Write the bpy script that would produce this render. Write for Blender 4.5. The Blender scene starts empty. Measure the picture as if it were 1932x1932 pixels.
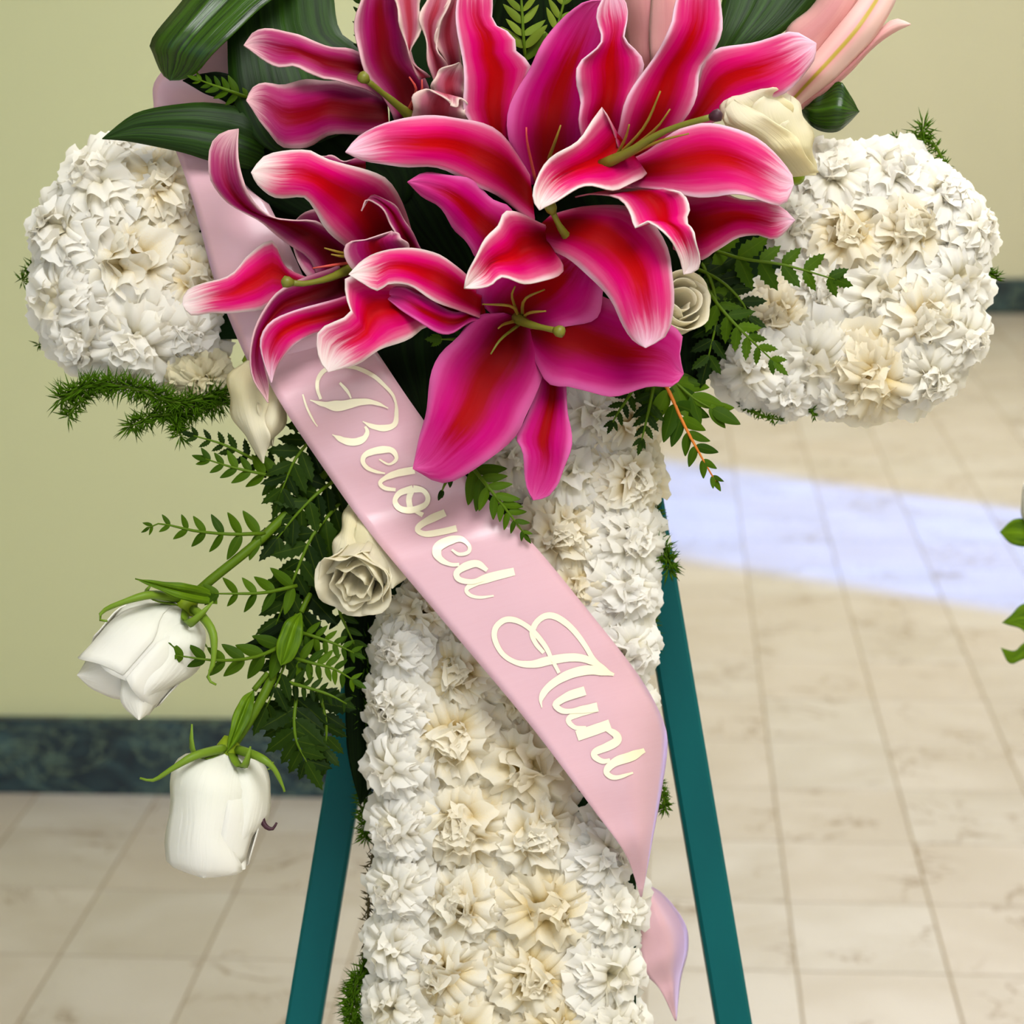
import bpy, math, random
from mathutils import Vector, Matrix
from mathutils.bvhtree import BVHTree

random.seed(7)
sc = bpy.context.scene
COL = sc.collection

# ------------------------------------------------------------------ camera
F_PX = 3695.0
PITCH, ROLL, PSI = 0.27325, -0.01922, 0.08286
H = 1.48
def grid(v):
    c, s = math.cos(PSI), math.sin(PSI)
    return Vector((c*v[0]-s*v[1], s*v[0]+c*v[1], v[2]))
cp, sp, cr, sr = math.cos(PITCH), math.sin(PITCH), math.cos(ROLL), math.sin(ROLL)
_X, _U, _F = Vector((1, 0, 0)), Vector((0, sp, cp)), Vector((0, cp, -sp))
RT = grid(cr*_X + sr*_U); UP = grid(-sr*_X + cr*_U); FW = grid(_F); BK = -FW
CAM = Vector((0, 0, H))
cam = bpy.data.cameras.new('camera'); camo = bpy.data.objects.new('camera', cam)
COL.objects.link(camo)
camo.matrix_world = Matrix(((RT.x, UP.x, BK.x, CAM.x), (RT.y, UP.y, BK.y, CAM.y), (RT.z, UP.z, BK.z, CAM.z), (0, 0, 0, 1)))
cam.sensor_width = 36.0; cam.lens = F_PX/1932*36.0
cam.clip_start = 0.05; cam.clip_end = 60
cam.dof.use_dof = True; cam.dof.focus_distance = 1.16; cam.dof.aperture_fstop = 9.0
sc.camera = camo

# ------------------------------------------------------------------ world, lights, exposure
w = bpy.data.worlds.new('world'); sc.world = w; w.use_nodes = True
w.node_tree.nodes['Background'].inputs[0].default_value = (0.93, 0.97, 1.0, 1)
w.node_tree.nodes['Background'].inputs[1].default_value = 1.25
def area(name, loc, target, size, sizey, power, col):
    l = bpy.data.lights.new(name, 'AREA'); l.shape = 'RECTANGLE'; l.size = size; l.size_y = sizey
    l.energy = power; l.color = col
    o = bpy.data.objects.new(name, l); COL.objects.link(o)
    o.location = loc
    o.rotation_euler = (Vector(target)-Vector(loc)).to_track_quat('-Z', 'Y').to_euler()
    return o
area('ceiling_light_front', (0.5, -0.1, 2.93), (0.5, 0.1, 0), 1.2, 1.2, 62, (0.98, 0.99, 1.0))
area('ceiling_light_middle', (0.9, 2.3, 2.93), (0.9, 2.3, 0), 1.2, 1.2, 42, (0.98, 0.99, 1.0))
area('ceiling_light_far', (0.9, 5.8, 2.93), (0.9, 5.8, 0), 1.6, 1.6, 72, (1.0, 0.98, 0.96))
sun = bpy.data.lights.new('sun', 'SUN'); sun.energy = 10.0; sun.color = (0.0, 0.20, 1.0); sun.angle = math.radians(2.5)
suno = bpy.data.objects.new('sun', sun); COL.objects.link(suno)
SUN_DIR = Vector((-0.876, 0.482, -math.tan(math.radians(33)))).normalized()
suno.rotation_euler = SUN_DIR.to_track_quat('-Z', 'Y').to_euler()
suno.location = (6, -2, 5)
sc.view_settings.view_transform = 'Standard'; sc.view_settings.look = 'None'
sc.view_settings.gamma = 1.0; sc.view_settings.use_curve_mapping = False
sc.view_settings.exposure = 0.0
sc.cycles.max_bounces = 5; sc.cycles.diffuse_bounces = 4; sc.cycles.glossy_bounces = 2; sc.cycles.transmission_bounces = 4; sc.cycles.adaptive_threshold = 0.13

# ------------------------------------------------------------------ helpers
Z0 = 1.25                                   # depth of the cross face along the lens axis (m)
def P(px, py, d=0.0):                       # photo pixel + cm towards the viewer from the cross face -> point
    z = Z0 - d*0.01
    return CAM + RT*((px-966)/F_PX*z) + UP*((966-py)/F_PX*z) + FW*z
def mpp(d=0.0): return (Z0-d*0.01)/F_PX     # metres per pixel at that depth
def lin(r, g, b):
    f = lambda c: (c/255/12.92) if c/255 <= 0.04045 else ((c/255+0.055)/1.055)**2.4
    return (f(r), f(g), f(b), 1.0)

class NT:
    def __init__(s, name):
        s.m = bpy.data.materials.new(name); s.m.use_nodes = True
        s.t = s.m.node_tree; s.n = s.t.nodes
        s.b = s.n['Principled BSDF']; s.out = s.n['Material Output']
    def new(s, typ, **kw):
        n = s.n.new(typ)
        for k, v in kw.items(): setattr(n, k, v)
        return n
    def set(s, sock, v):
        if isinstance(v, bpy.types.NodeSocket): s.t.links.new(v, sock)
        else: sock.default_value = v
    def math(s, op, a, b=0.0, clamp=False):
        n = s.new('ShaderNodeMath', operation=op, use_clamp=clamp); s.set(n.inputs[0], a); s.set(n.inputs[1], b); return n.outputs[0]
    def smooth(s, x, lo, hi, a=0.0, b=1.0):
        n = s.new('ShaderNodeMapRange', interpolation_type='SMOOTHSTEP')
        s.set(n.inputs[0], x); s.set(n.inputs[1], lo); s.set(n.inputs[2], hi); s.set(n.inputs[3], a); s.set(n.inputs[4], b); return n.outputs[0]
    def mix(s, f, a, b, mode='MIX'):
        n = s.new('ShaderNodeMix', data_type='RGBA', blend_type=mode); s.set(n.inputs[0], f); s.set(n.inputs[6], a); s.set(n.inputs[7], b); return n.outputs[2]
    def noise(s, vec, scale, detail=3, rough=0.5, dist=0.0):
        n = s.new('ShaderNodeTexNoise')
        if vec is not None: s.set(n.inputs['Vector'], vec)
        n.inputs['Scale'].default_value = scale; n.inputs['Detail'].default_value = detail
        n.inputs['Roughness'].default_value = rough; n.inputs['Distortion'].default_value = dist
        return n.outputs['Fac']
    def coord(s, k='Object'): return s.new('ShaderNodeTexCoord').outputs[k]
    def mapping(s, vec, scale=(1, 1, 1), loc=(0, 0, 0)):
        n = s.new('ShaderNodeMapping'); s.set(n.inputs[0], vec); n.inputs['Scale'].default_value = scale; s.set(n.inputs['Location'], loc); return n.outputs[0]
    def uv(s):
        u = s.new('ShaderNodeSeparateXYZ'); s.t.links.new(s.coord('UV'), u.inputs[0]); return u.outputs[0], u.outputs[1]
    def base(s, col, rough=0.5, spec=0.5):
        s.set(s.b.inputs['Base Color'], col); s.set(s.b.inputs['Roughness'], rough); s.set(s.b.inputs['Specular IOR Level'], spec); return s
    def bump(s, h, strength=0.2, dist=0.001):
        n = s.new('ShaderNodeBump'); n.inputs['Strength'].default_value = strength; n.inputs['Distance'].default_value = dist
        s.set(n.inputs['Height'], h); s.t.links.new(n.outputs[0], s.b.inputs['Normal'])
    def translucent(s, col, fac):
        t = s.new('ShaderNodeBsdfTranslucent'); s.set(t.inputs[0], col)
        m = s.new('ShaderNodeMixShader'); s.set(m.inputs[0], fac)
        s.t.links.new(s.b.outputs[0], m.inputs[1]); s.t.links.new(t.outputs[0], m.inputs[2]); s.t.links.new(m.outputs[0], s.out.inputs[0])
    def rnd(s): return s.new('ShaderNodeObjectInfo').outputs['Random']

# ---------------- materials
def mat_wall(name, col):
    k = NT(name); n = k.noise(k.coord(), 2.0, 1); k.base(k.mix(n, col, tuple(c*0.93 for c in col[:3])+(1,)), 0.55, 0.35)
    return k.m
M_WALL = mat_wall('green_wall_paint', lin(213, 215, 170))
M_WALLFAR = mat_wall('pale_wall_paint', lin(214, 210, 182))
M_CEIL = mat_wall('ceiling_paint', lin(235, 233, 225))
def mat_marble():
    k = NT('cream_marble'); r = k.rnd()
    off = k.new('ShaderNodeCombineXYZ'); k.set(off.inputs[0], k.math('MULTIPLY', r, 37.0)); k.set(off.inputs[1], k.math('MULTIPLY', r, 91.0)); k.set(off.inputs[2], k.math('MULTIPLY', r, 53.0))
    v = k.mapping(k.coord(), (1, 1, 1), off.outputs[0])
    vs = k.mapping(v, (4.0, 6.0, 4.0))
    big = k.noise(vs, 0.9, 2, 0.55, 0.6)
    c = k.mix(k.smooth(big, 0.3, 0.7), lin(202, 194, 185), lin(188, 178, 165))
    c = k.mix(k.math('MULTIPLY', r, 0.45), c, lin(196, 180, 164))
    n1 = k.noise(vs, 1.1, 4, 0.6, 1.6)
    vein = k.smooth(k.math('ABSOLUTE', k.math('SUBTRACT', n1, 0.5)), 0.0, 0.020, 1.0, 0.0)
    gate = k.smooth(k.noise(v, 5.0, 1), 0.47, 0.64)
    c = k.mix(k.math('MULTIPLY', k.math('MULTIPLY', vein, gate), 0.72), c, lin(120, 90, 50))
    n2 = k.noise(k.mapping(v, (7, 16, 7)), 1.0, 3, 0.6, 1.0)
    v2 = k.smooth(k.math('ABSOLUTE', k.math('SUBTRACT', n2, 0.5)), 0.0, 0.012, 1.0, 0.0)
    c = k.mix(k.math('MULTIPLY', v2, 0.10), c, lin(140, 120, 95))
    k.base(c, 0.30, 0.45); return k.m
M_MARBLE = mat_marble()
M_GROUT = NT('grout').base(lin(142, 122, 90), 0.8, 0.2).m
def mat_greenmarble():
    k = NT('dark_green_marble'); v = k.mapping(k.coord(), (5, 5, 9))
    n = k.noise(v, 1.6, 7, 0.62, 1.4)
    c = k.mix(k.smooth(n, 0.35, 0.75), lin(14, 32, 44), lin(60, 88, 92))
    ve = k.smooth(k.math('ABSOLUTE', k.math('SUBTRACT', k.noise(v, 1.2, 6, 0.65, 2.0), 0.5)), 0, 0.02, 1, 0)
    c = k.mix(k.math('MULTIPLY', ve, 0.6), c, lin(120, 145, 120)); k.base(c, 0.25, 0.5); return k.m
M_BASE = mat_greenmarble()

def mat_lily(name, red, mid, pale, tip0=0.78, edge0=0.80, stripe=0.55, pale_amt=1.0, softamt=0.45, deepamt=0.88):
    k = NT(name); u, v = k.uv()
    e = k.math('ABSOLUTE', k.math('SUBTRACT', k.math('MULTIPLY', u, 2.0), 1.0))
    cmb = k.new('ShaderNodeCombineXYZ'); k.set(cmb.inputs[0], k.math('MULTIPLY', u, 18.0)); k.set(cmb.inputs[1], k.math('MULTIPLY', v, 3.0)); k.set(cmb.inputs[2], k.math('MULTIPLY', k.rnd(), 40.0))
    st = k.math('SUBTRACT', k.noise(cmb.outputs[0], 1.0, 4, 0.6), 0.5)
    e2 = k.math('ADD', e, k.math('MULTIPLY', st, 0.34))
    v2 = k.math('ADD', v, k.math('MULTIPLY', st, 0.26))
    soft = tuple(mid[i]*0.55+pale[i]*0.45 for i in range(3))+(1,)
    c = k.mix(k.smooth(k.math('MAXIMUM', e2, k.math('SUBTRACT', v2, 0.06)), 0.52, 0.98, 0, softamt), mid, soft)
    s = k.math('MULTIPLY', k.smooth(k.math('ADD', e2, k.math('MULTIPLY', v, 0.30)), 0.24, stripe+0.22, 1, 0), k.smooth(v2, 0.60, 0.90, 1, 0))
    c = k.mix(s, c, red)
    deep = k.math('MULTIPLY', k.smooth(v, 0.06, 0.58, 1, 0), k.smooth(e, 0.25, 1.0, deepamt, deepamt*0.3))
    c = k.mix(deep, c, tuple(x*0.22 for x in red[:3])+(1,))  # throat: its own deeper red, darkened further to paint the inner shade
    ed = k.math('MULTIPLY', k.smooth(e, edge0, 1.0), k.smooth(v, 0.12, 0.4, 0.15, 1.0))
    tp = k.smooth(v2, tip0, tip0+0.22)
    c = k.mix(k.math('MULTIPLY', k.math('MAXIMUM', ed, tp), pale_amt), c, pale)
    k.base(c, 0.55, 0.06); k.bump(k.noise(cmb.outputs[0], 1.4, 3), 0.2, 0.0010)
    k.translucent(c, 0.18); return k.m
M_LILY = mat_lily('lily_petal_vivid', lin(182, 0, 6), lin(208, 0, 104), lin(238, 196, 212), 0.76, 0.84)
M_LILYW = mat_lily('lily_petal_white_tip', lin(192, 0, 16), lin(214, 0, 108), lin(240, 220, 216), 0.72, 0.82)
M_LILYM = mat_lily('lily_petal_magenta', lin(158, 0, 5), lin(188, 0, 108), lin(218, 100, 164), 0.86, 0.74, 0.5, softamt=0.75)
M_LILYD = mat_lily('lily_petal_shaded', lin(130, 0, 16), lin(158, 14, 92), lin(228, 184, 188), 0.78, 0.80)  # duskier petal copy, shade painted into the colour
M_LILYP = mat_lily('lily_petal_pale', lin(176, 52, 70), lin(196, 110, 130), lin(236, 206, 196), 0.74, 0.62, deepamt=0.4)
M_BUDP = mat_lily('lily_bud_petal', lin(212, 146, 146), lin(226, 166, 162), lin(240, 200, 190), deepamt=0.0)

def mat_bud():
    k = NT('lily_bud_skin'); u, v = k.uv()
    e = k.math('ABSOLUTE', k.math('SUBTRACT', k.math('MULTIPLY', u, 2.0), 1.0))
    c = k.mix(k.smooth(e, 0.0, 0.5), lin(222, 150, 152), lin(240, 196, 188))
    c = k.mix(k.smooth(e, 0.05, 0.16, 0.95, 0), c, lin(170, 148, 30)); k.base(c, 0.45, 0.35); return k.m
M_BUD = mat_bud()
def mat_white(name, rim, core, mid=None, tr=0.2, trc=(0.97, 0.86, 0.60, 1), bmp=0.002, lo=0.25, hi=0.8):
    k = NT(name); u, v = k.uv(); r = k.rnd()
    n = k.noise(k.mapping(k.coord(), (60, 60, 60)), 1.0, 2)
    vv = k.math('ADD', v, k.math('MULTIPLY', k.math('SUBTRACT', n, 0.5), 0.35))
    c = k.mix(k.smooth(vv, lo, hi), core, rim)
    c = k.mix(k.math('MULTIPLY', r, 0.25), c, mid or core)
    k.base(c, 0.6, 0.12);
    if bmp: k.bump(k.noise(k.mapping(k.coord('UV'), (14, 2.5, 1)), 1.0, 2), 0.3, bmp)
    k.translucent(k.mix(0.5, c, trc), tr); return k.m
M_CARN = mat_white('carnation_petal', lin(253, 251, 247), lin(248, 240, 210), None, 0.42, bmp=0, lo=0.35, hi=0.9)
M_CARNC = mat_white('carnation_cream_petal', lin(252, 248, 236), lin(240, 214, 138), None, 0.42, bmp=0, lo=0.42, hi=1.0)
M_CARNY = mat_white('carnation_yellowed_petal', lin(240, 232, 200), lin(205, 180, 90))
M_ROSE = mat_white('rose_petal', lin(250, 247, 238), lin(248, 247, 234), None, 0.34, (0.95, 0.92, 0.84, 1))
M_ROSEC = mat_white('cream_rose_petal', lin(250, 244, 222), lin(247, 238, 200), None, 0.45)

def mat_leaf(name, a, b, rough=0.3, stripes=22.0, spec=0.5):
    k = NT(name); u, v = k.uv()
    cmb = k.new('ShaderNodeCombineXYZ'); k.set(cmb.inputs[0], k.math('MULTIPLY', u, stripes)); k.set(cmb.inputs[1], k.math('MULTIPLY', v, 1.5)); k.set(cmb.inputs[2], k.math('MULTIPLY', k.rnd(), 30.0))
    n = k.noise(cmb.outputs[0], 1.0, 3)
    e = k.math('ABSOLUTE', k.math('SUBTRACT', u, 0.5))
    c = k.mix(k.smooth(n, 0.3, 0.7), a, b)
    c = k.mix(k.smooth(e, 0.01, 0.03, 0.5, 0), c, tuple(min(1, x*1.8) for x in b[:3])+(1,))
    k.base(c, rough, spec); k.bump(n, 0.35, 0.0015); return k.m
M_ASP = mat_leaf('dark_glossy_leaf', lin(18, 42, 0), lin(46, 80, 2), 0.27, 22.0, 0.4)
M_DARK = mat_leaf('shade_painted_leaf', lin(6, 15, 3), lin(13, 28, 4), 0.7, 22.0, 0.05)  # near-black green: shade behind the flowers put into the leaf colour
M_ASPM = mat_leaf('dark_satin_leaf', lin(14, 36, 0), lin(34, 64, 2), 0.5, 22.0, 0.2)
M_LEAF = mat_leaf('mid_green_leaf', lin(58, 88, 2), lin(92, 122, 8), 0.5, 8, 0.15)
def mat_fern(name, a, b):
    k = NT(name); u, v = k.uv(); e = k.math('ABSOLUTE', k.math('SUBTRACT', u, 0.5))
    c = k.mix(k.math('MULTIPLY', k.rnd(), 0.9), a, b)
    c = k.mix(k.smooth(e, 0.0, 0.06, 0.14, 0), c, lin(110, 130, 24)); k.base(c, 0.55, 0.08); k.translucent(c, 0.12); return k.m
M_FERN = mat_fern('fern_leaflet', lin(38, 64, 2), lin(74, 102, 6))
M_FERND = mat_fern('dark_fern_leaflet', lin(14, 32, 2), lin(38, 60, 4))
M_FERNY = mat_fern('yellow_green_fern_leaflet', lin(74, 100, 22), lin(126, 142, 44))
M_STEM = NT('green_stem').base(lin(78, 104, 12), 0.5, 0.15).m
M_STEML = NT('light_green_stem').base(lin(124, 146, 24), 0.5, 0.15).m
M_SEPAL = NT('sepal_green').base(lin(104, 132, 28), 0.5, 0.3).m
M_TWIG = NT('orange_stem').base(lin(196, 110, 30), 0.5, 0.3).m
M_NEEDLE = NT('plumosus_needle').base(lin(62, 94, 8), 0.6, 0.05).m
M_NEEDLED = NT('dry_plumosus_needle').base(lin(84, 74, 44), 0.7, 0.2).m
M_OLIVE = NT('olive_filament').base(lin(140, 112, 34), 0.5, 0.3).m
M_PISTIL = NT('pistil_green').base(lin(112, 112, 30), 0.45, 0.4).m
M_FILR = NT('red_filament').base(lin(190, 70, 60), 0.5, 0.3).m
M_STIG = NT('stigma_dark').base(lin(62, 30, 40), 0.5, 0.3).m
M_FOAM = NT('foam_green').base(lin(20, 38, 14), 0.95, 0.1).m
def mat_paint():
    k = NT('teal_paint'); n = k.noise(k.mapping(k.coord(), (30, 30, 4)), 1.0, 4)
    k.base(k.mix(n, lin(0, 78, 80), lin(0, 92, 92)), 0.5, 0.15); return k.m
M_EASEL = mat_paint()
def mat_satin():
    k = NT('pink_satin'); u, v = k.uv()
    cmb = k.new('ShaderNodeCombineXYZ'); k.set(cmb.inputs[0], k.math('MULTIPLY', u, 3.0)); k.set(cmb.inputs[1], k.math('MULTIPLY', v, 380.0))
    n = k.noise(cmb.outputs[0], 1.0, 2)
    k.base(k.mix(n, lin(222, 174, 184), lin(226, 182, 192)), 0.30, 0.9)
    k.b.inputs['Sheen Weight'].default_value = 0.6; k.b.inputs['Sheen Roughness'].default_value = 0.4
    k.b.inputs['Sheen Tint'].default_value = lin(205, 190, 255)
    k.bump(n, 0.05, 0.0004); k.translucent(lin(230, 150, 160), 0.12); return k.m
M_SATIN = mat_satin()
M_FOIL = NT('cream_foil').base(lin(250, 240, 208), 0.38, 0.5).m
M_FOIL.node_tree.nodes['Principled BSDF'].inputs['Metallic'].default_value = 0.25

def tag(o, label=None, cat=None, group=None, kind=None):
    for k_, v_ in (('label', label), ('category', cat), ('group', group), ('kind', kind)):
        if v_: o[k_] = v_
    return o
def link(name, me, mat, parent=None, smooth=True, solid=0.0):
    if mat and not me.materials: me.materials.append(mat)
    if smooth and me.polygons: me.polygons.foreach_set('use_smooth', [True]*len(me.polygons))
    o = bpy.data.objects.new(name, me); COL.objects.link(o)
    if parent: o.parent = parent
    if solid:
        s = o.modifiers.new('thickness', 'SOLIDIFY'); s.thickness = solid; s.offset = 0
    return o
def mesh(name, vs, fs, uvs=None):
    me = bpy.data.meshes.new(name); me.from_pydata([tuple(v) for v in vs], [], fs)
    if uvs:
        l = me.uv_layers.new(name='UVMap')
        flat = []
        for p in me.polygons:
            for vi in p.vertices: flat += uvs[vi]
        l.data.foreach_set('uv', flat)
    me.update(); return me
def empty(name, loc, label, cat, group=None):
    o = bpy.data.objects.new(name, None); COL.objects.link(o); o.location = loc; o.empty_display_size = 0.02
    tag(o, label, cat, group); return o
def rebase(vs, o): return [v-o.location for v in vs]

def box_mesh(name, x0, x1, y0, y1, z0, z1, bev=0.0):
    if not bev:
        vs = [(x, y, z) for x in (x0, x1) for y in (y0, y1) for z in (z0, z1)]
        return mesh(name, vs, [(0, 1, 3, 2), (4, 6, 7, 5), (0, 4, 5, 1), (2, 3, 7, 6), (0, 2, 6, 4), (1, 5, 7, 3)])
    b = bev
    vs = [(x0, y0, z0), (x1, y0, z0), (x1, y1, z0), (x0, y1, z0), (x0, y0, z1-b), (x1, y0, z1-b), (x1, y1, z1-b), (x0, y1, z1-b),
          (x0+b, y0+b, z1), (x1-b, y0+b, z1), (x1-b, y1-b, z1), (x0+b, y1-b, z1)]
    fs = [(0, 3, 2, 1), (8, 9, 10, 11)]
    for i in range(4):
        j = (i+1) % 4; fs += [(i, j, 4+j, 4+i), (4+i, 4+j, 8+j, 8+i)]
    return mesh(name, vs, fs)

def cr_spline(pts, n):                      # Catmull-Rom, resampled by arc length to n+1 points
    pts = [Vector(p) for p in pts]
    if len(pts) == 2: return [pts[0].lerp(pts[1], i/n) for i in range(n+1)]
    q = [pts[0]*2-pts[1]]+pts+[pts[-1]*2-pts[-2]]
    dense = []
    for i in range(1, len(q)-2):
        a, b, c, d = q[i-1], q[i], q[i+1], q[i+2]
        for s in range(12):
            t = s/12
            dense.append(0.5*((2*b)+(c-a)*t+(2*a-5*b+4*c-d)*t*t+(3*b-a-3*c+d)*t**3))
    dense.append(pts[-1])
    acc = [0]
    for i in range(1, len(dense)): acc.append(acc[-1]+(dense[i]-dense[i-1]).length)
    out, j = [], 0
    for i in range(n+1):
        s = acc[-1]*i/n
        while j < len(acc)-2 and acc[j+1] < s: j += 1
        seg = acc[j+1]-acc[j]
        out.append(dense[j].lerp(dense[j+1], (s-acc[j])/seg if seg > 1e-9 else 0))
    return out
def prof(vals, t):
    if not isinstance(vals, (list, tuple)): return vals
    x = t*(len(vals)-1); i = min(int(x), len(vals)-2); f = x-i; f = f*f*(3-2*f)
    return vals[i]*(1-f)+vals[i+1]*f
def tube_data(pts, rads, n=7, closed=True):
    pts = [Vector(p) for p in pts]; vs, fs = [], []
    ref = Vector((0.31, 0.17, 0.93))
    for i, p in enumerate(pts):
        t = (pts[min(i+1, len(pts)-1)]-pts[max(i-1, 0)]).normalized()
        a = t.cross(ref).normalized(); b = t.cross(a)
        r = prof(rads, i/(len(pts)-1))
        for k in range(n):
            an = 2*math.pi*k/n; vs.append(p+a*(math.cos(an)*r)+b*(math.sin(an)*r))
    for i in range(len(pts)-1):
        for k in range(n):
            k2 = (k+1) % n; fs.append((i*n+k, i*n+k2, (i+1)*n+k2, (i+1)*n+k))
    if closed: fs += [tuple(range(n))[::-1], tuple(range((len(pts)-1)*n, len(pts)*n))]
    return vs, fs
def tube(name, parent, mat, pts, rads, n=7):
    vs, fs = tube_data(pts, rads, n)
    return link(name, mesh(name, rebase(vs, parent) if parent else vs, fs), mat, parent)
def px_path(pts, n=14):                     # (px, py, d) control points -> smooth path in space
    return [P(p.x, p.y, p.z) for p in cr_spline(pts, n)]

def loft_data(L, R, d, eL=0.0, eR=0.0, n=22, m=10, ruffle=0.0, groove=0.0, seed=0):
    rg = random.Random(seed)
    l = cr_spline([(a, b, 0) for a, b in L], n); r = cr_spline([(a, b, 0) for a, b in R], n)
    ph = [rg.uniform(0, 6.28) for _ in range(4)]; fq = [rg.uniform(14, 19), rg.uniform(24, 31)]
    vs, uvs, fs = [], [], []
    for i in range(n+1):
        v = i/n; env = math.sin(math.pi*min(1, max(0, v)))**0.6 if 0 < v < 1 else 0
        for j in range(m+1):
            u = 2*j/m-1; s = 0 if u < 0 else 1
            p = (l[i]+r[i])*0.5+(r[i]-l[i])*(u*0.5)
            dd = prof(d, v)+(prof(eL, v) if u < 0 else prof(eR, v))*u*u*env
            dd -= groove*math.exp(-(u/0.16)**2)*env
            w_ = abs(u)**3*env*ruffle
            dd += w_*(math.sin(fq[0]*v+ph[s])+0.6*math.sin(fq[1]*v+ph[2+s]))*0.35
            off = (r[i]-l[i]); ln = max(off.length, 1e-6)
            p = p+off/ln*(w_*9*math.sin(fq[0]*v+ph[2+s])*(1 if u > 0 else -1))
            vs.append(P(p.x, p.y, dd)); uvs.append((j/m, v))
    for i in range(n):
        for j in range(m):
            a = i*(m+1)+j; fs.append((a, a+m+1, a+m+2, a+1))
    return vs, fs, uvs
_seed = [100]
def loft(name, parent, mat, L, R, d, solid=0.0008, **kw):
    _seed[0] += 1; kw.setdefault('seed', _seed[0])
    vs, fs, uvs = loft_data(L, R, d, **kw)
    return link(name, mesh(name, rebase(vs, parent) if parent else vs, fs, uvs), mat, parent, True, solid)

# ------------------------------------------------------------------ the room
TILE = 0.15437*H
GX0, GY0 = -0.6397*H, 2.5935*H              # a joint crossing measured on the floor
WALL_Y, FAR_Y, CORNER_X = 3.325, 8.44, -0.36
RIGHT_X, BACK_Y, LEFT_X, CEIL_Z = 2.6, -3.2, -3.4, 3.0
floor = link('floor', box_mesh('floor', LEFT_X, RIGHT_X, BACK_Y, FAR_Y, -0.06, -0.0012), M_GROUT, None, False); tag(floor, kind='structure')
gx, gy = GX0 % TILE, GY0 % TILE
tile_me = [box_mesh('tile', 0.0014, TILE-0.0014, 0.0014, TILE-0.0014, -0.0012, 0.0, 0.0007)]
tile_me[0].materials.append(M_MARBLE)
cand = []
i0, i1 = int((LEFT_X-gx)/TILE)+1, int((RIGHT_X-gx)/TILE)-1
j0, j1 = int((BACK_Y-gy)/TILE)+1, int((FAR_Y-gy)/TILE)-1
rest = []
for i in range(i0, i1+1):
    for j in range(j0, j1+1):
        x, y = gx+i*TILE, gy+j*TILE
        c = Vector((x+TILE/2, y+TILE/2, 0))-CAM
        z = c.dot(FW)
        hid = (y > WALL_Y and x+TILE < CORNER_X)
        if hid: continue
        px = 966+c.dot(RT)/z*F_PX if z > 0.1 else 9e9; py = 966-c.dot(UP)/z*F_PX if z > 0.1 else 9e9
        if -120 < px < 2050 and 500 < py < 2080: cand.append((z, x, y))
        else: rest.append((x, y))
cand.sort()
for z, x, y in cand[:300]:
    o = bpy.data.objects.new('tile', tile_me[0]); COL.objects.link(o); o.parent = floor; o.location = (x, y, 0)
rest += [(x, y) for z, x, y in cand[300:]]
vs, fs = [], []
for x, y in rest:
    b = len(vs); g = 0.0012
    vs += [(x+g, y+g, 0), (x+TILE-g, y+g, 0), (x+TILE-g, y+TILE-g, 0), (x+g, y+TILE-g, 0)]
    fs.append((b, b+1, b+2, b+3))
o = link('distant_tiles', mesh('distant_tiles', vs, fs), M_MARBLE, floor, False); o['kind'] = 'stuff'

def structure(name, x0, x1, y0, y1, z0, z1, mat):
    return tag(link(name, box_mesh(name, x0, x1, y0, y1, z0, z1), mat, None, False), kind='structure')
T = 0.12
structure('wall_near', LEFT_X, CORNER_X, WALL_Y, WALL_Y+T, 0, CEIL_Z, M_WALL)
structure('wall_return', CORNER_X-T, CORNER_X, WALL_Y+T, FAR_Y, 0, CEIL_Z, M_WALL)
structure('wall_far', CORNER_X-T, RIGHT_X+T, FAR_Y, FAR_Y+T, 0, CEIL_Z, M_WALLFAR)
structure('wall_left', LEFT_X-T, LEFT_X, BACK_Y, WALL_Y+T, 0, CEIL_Z, M_WALL)
structure('ceiling', LEFT_X-T, RIGHT_X+T, BACK_Y, FAR_Y+T, CEIL_Z, CEIL_Z+0.1, M_CEIL)
BB, BT = 0.148, 0.02
structure('baseboard_near', LEFT_X, CORNER_X+BT, WALL_Y-BT, WALL_Y, 0, BB, M_BASE)
structure('baseboard_return', CORNER_X, CORNER_X+BT, WALL_Y, FAR_Y-BT, 0, BB, M_BASE)
structure('baseboard_far', CORNER_X, RIGHT_X, FAR_Y-BT, FAR_Y, 0, BB, M_BASE)
# the wall beyond the frame with a doorway that lets the cool daylight in
DY0, DY1, DH = 3.36, 4.42, 2.15
vs, fs = [], []
def addbox(x0, x1, y0, y1, z0, z1):
    b = len(vs); vs.extend([(x, y, z) for x in (x0, x1) for y in (y0, y1) for z in (z0, z1)])
    fs.extend([tuple(b+k for k in f) for f in [(0, 1, 3, 2), (4, 6, 7, 5), (0, 4, 5, 1), (2, 3, 7, 6), (0, 2, 6, 4), (1, 5, 7, 3)]])
addbox(RIGHT_X, RIGHT_X+T, BACK_Y-1.5, DY0, 0, CEIL_Z); addbox(RIGHT_X, RIGHT_X+T, DY1, FAR_Y, 0, CEIL_Z); addbox(RIGHT_X, RIGHT_X+T, DY0, DY1, DH, CEIL_Z)
tag(link('wall_right', mesh('wall_right', vs, fs), M_WALLFAR, None, False), kind='structure')
vs, fs = [], []
addbox(RIGHT_X-0.02, RIGHT_X+T, DY0-0.07, DY0, 0, DH+0.07); addbox(RIGHT_X-0.02, RIGHT_X+T, DY1, DY1+0.07, 0, DH+0.07); addbox(RIGHT_X-0.02, RIGHT_X+T, DY0, DY1, DH, DH+0.07)
tag(link('door_1', mesh('door_1', vs, fs), M_CEIL, None, False), kind='structure')

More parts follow.
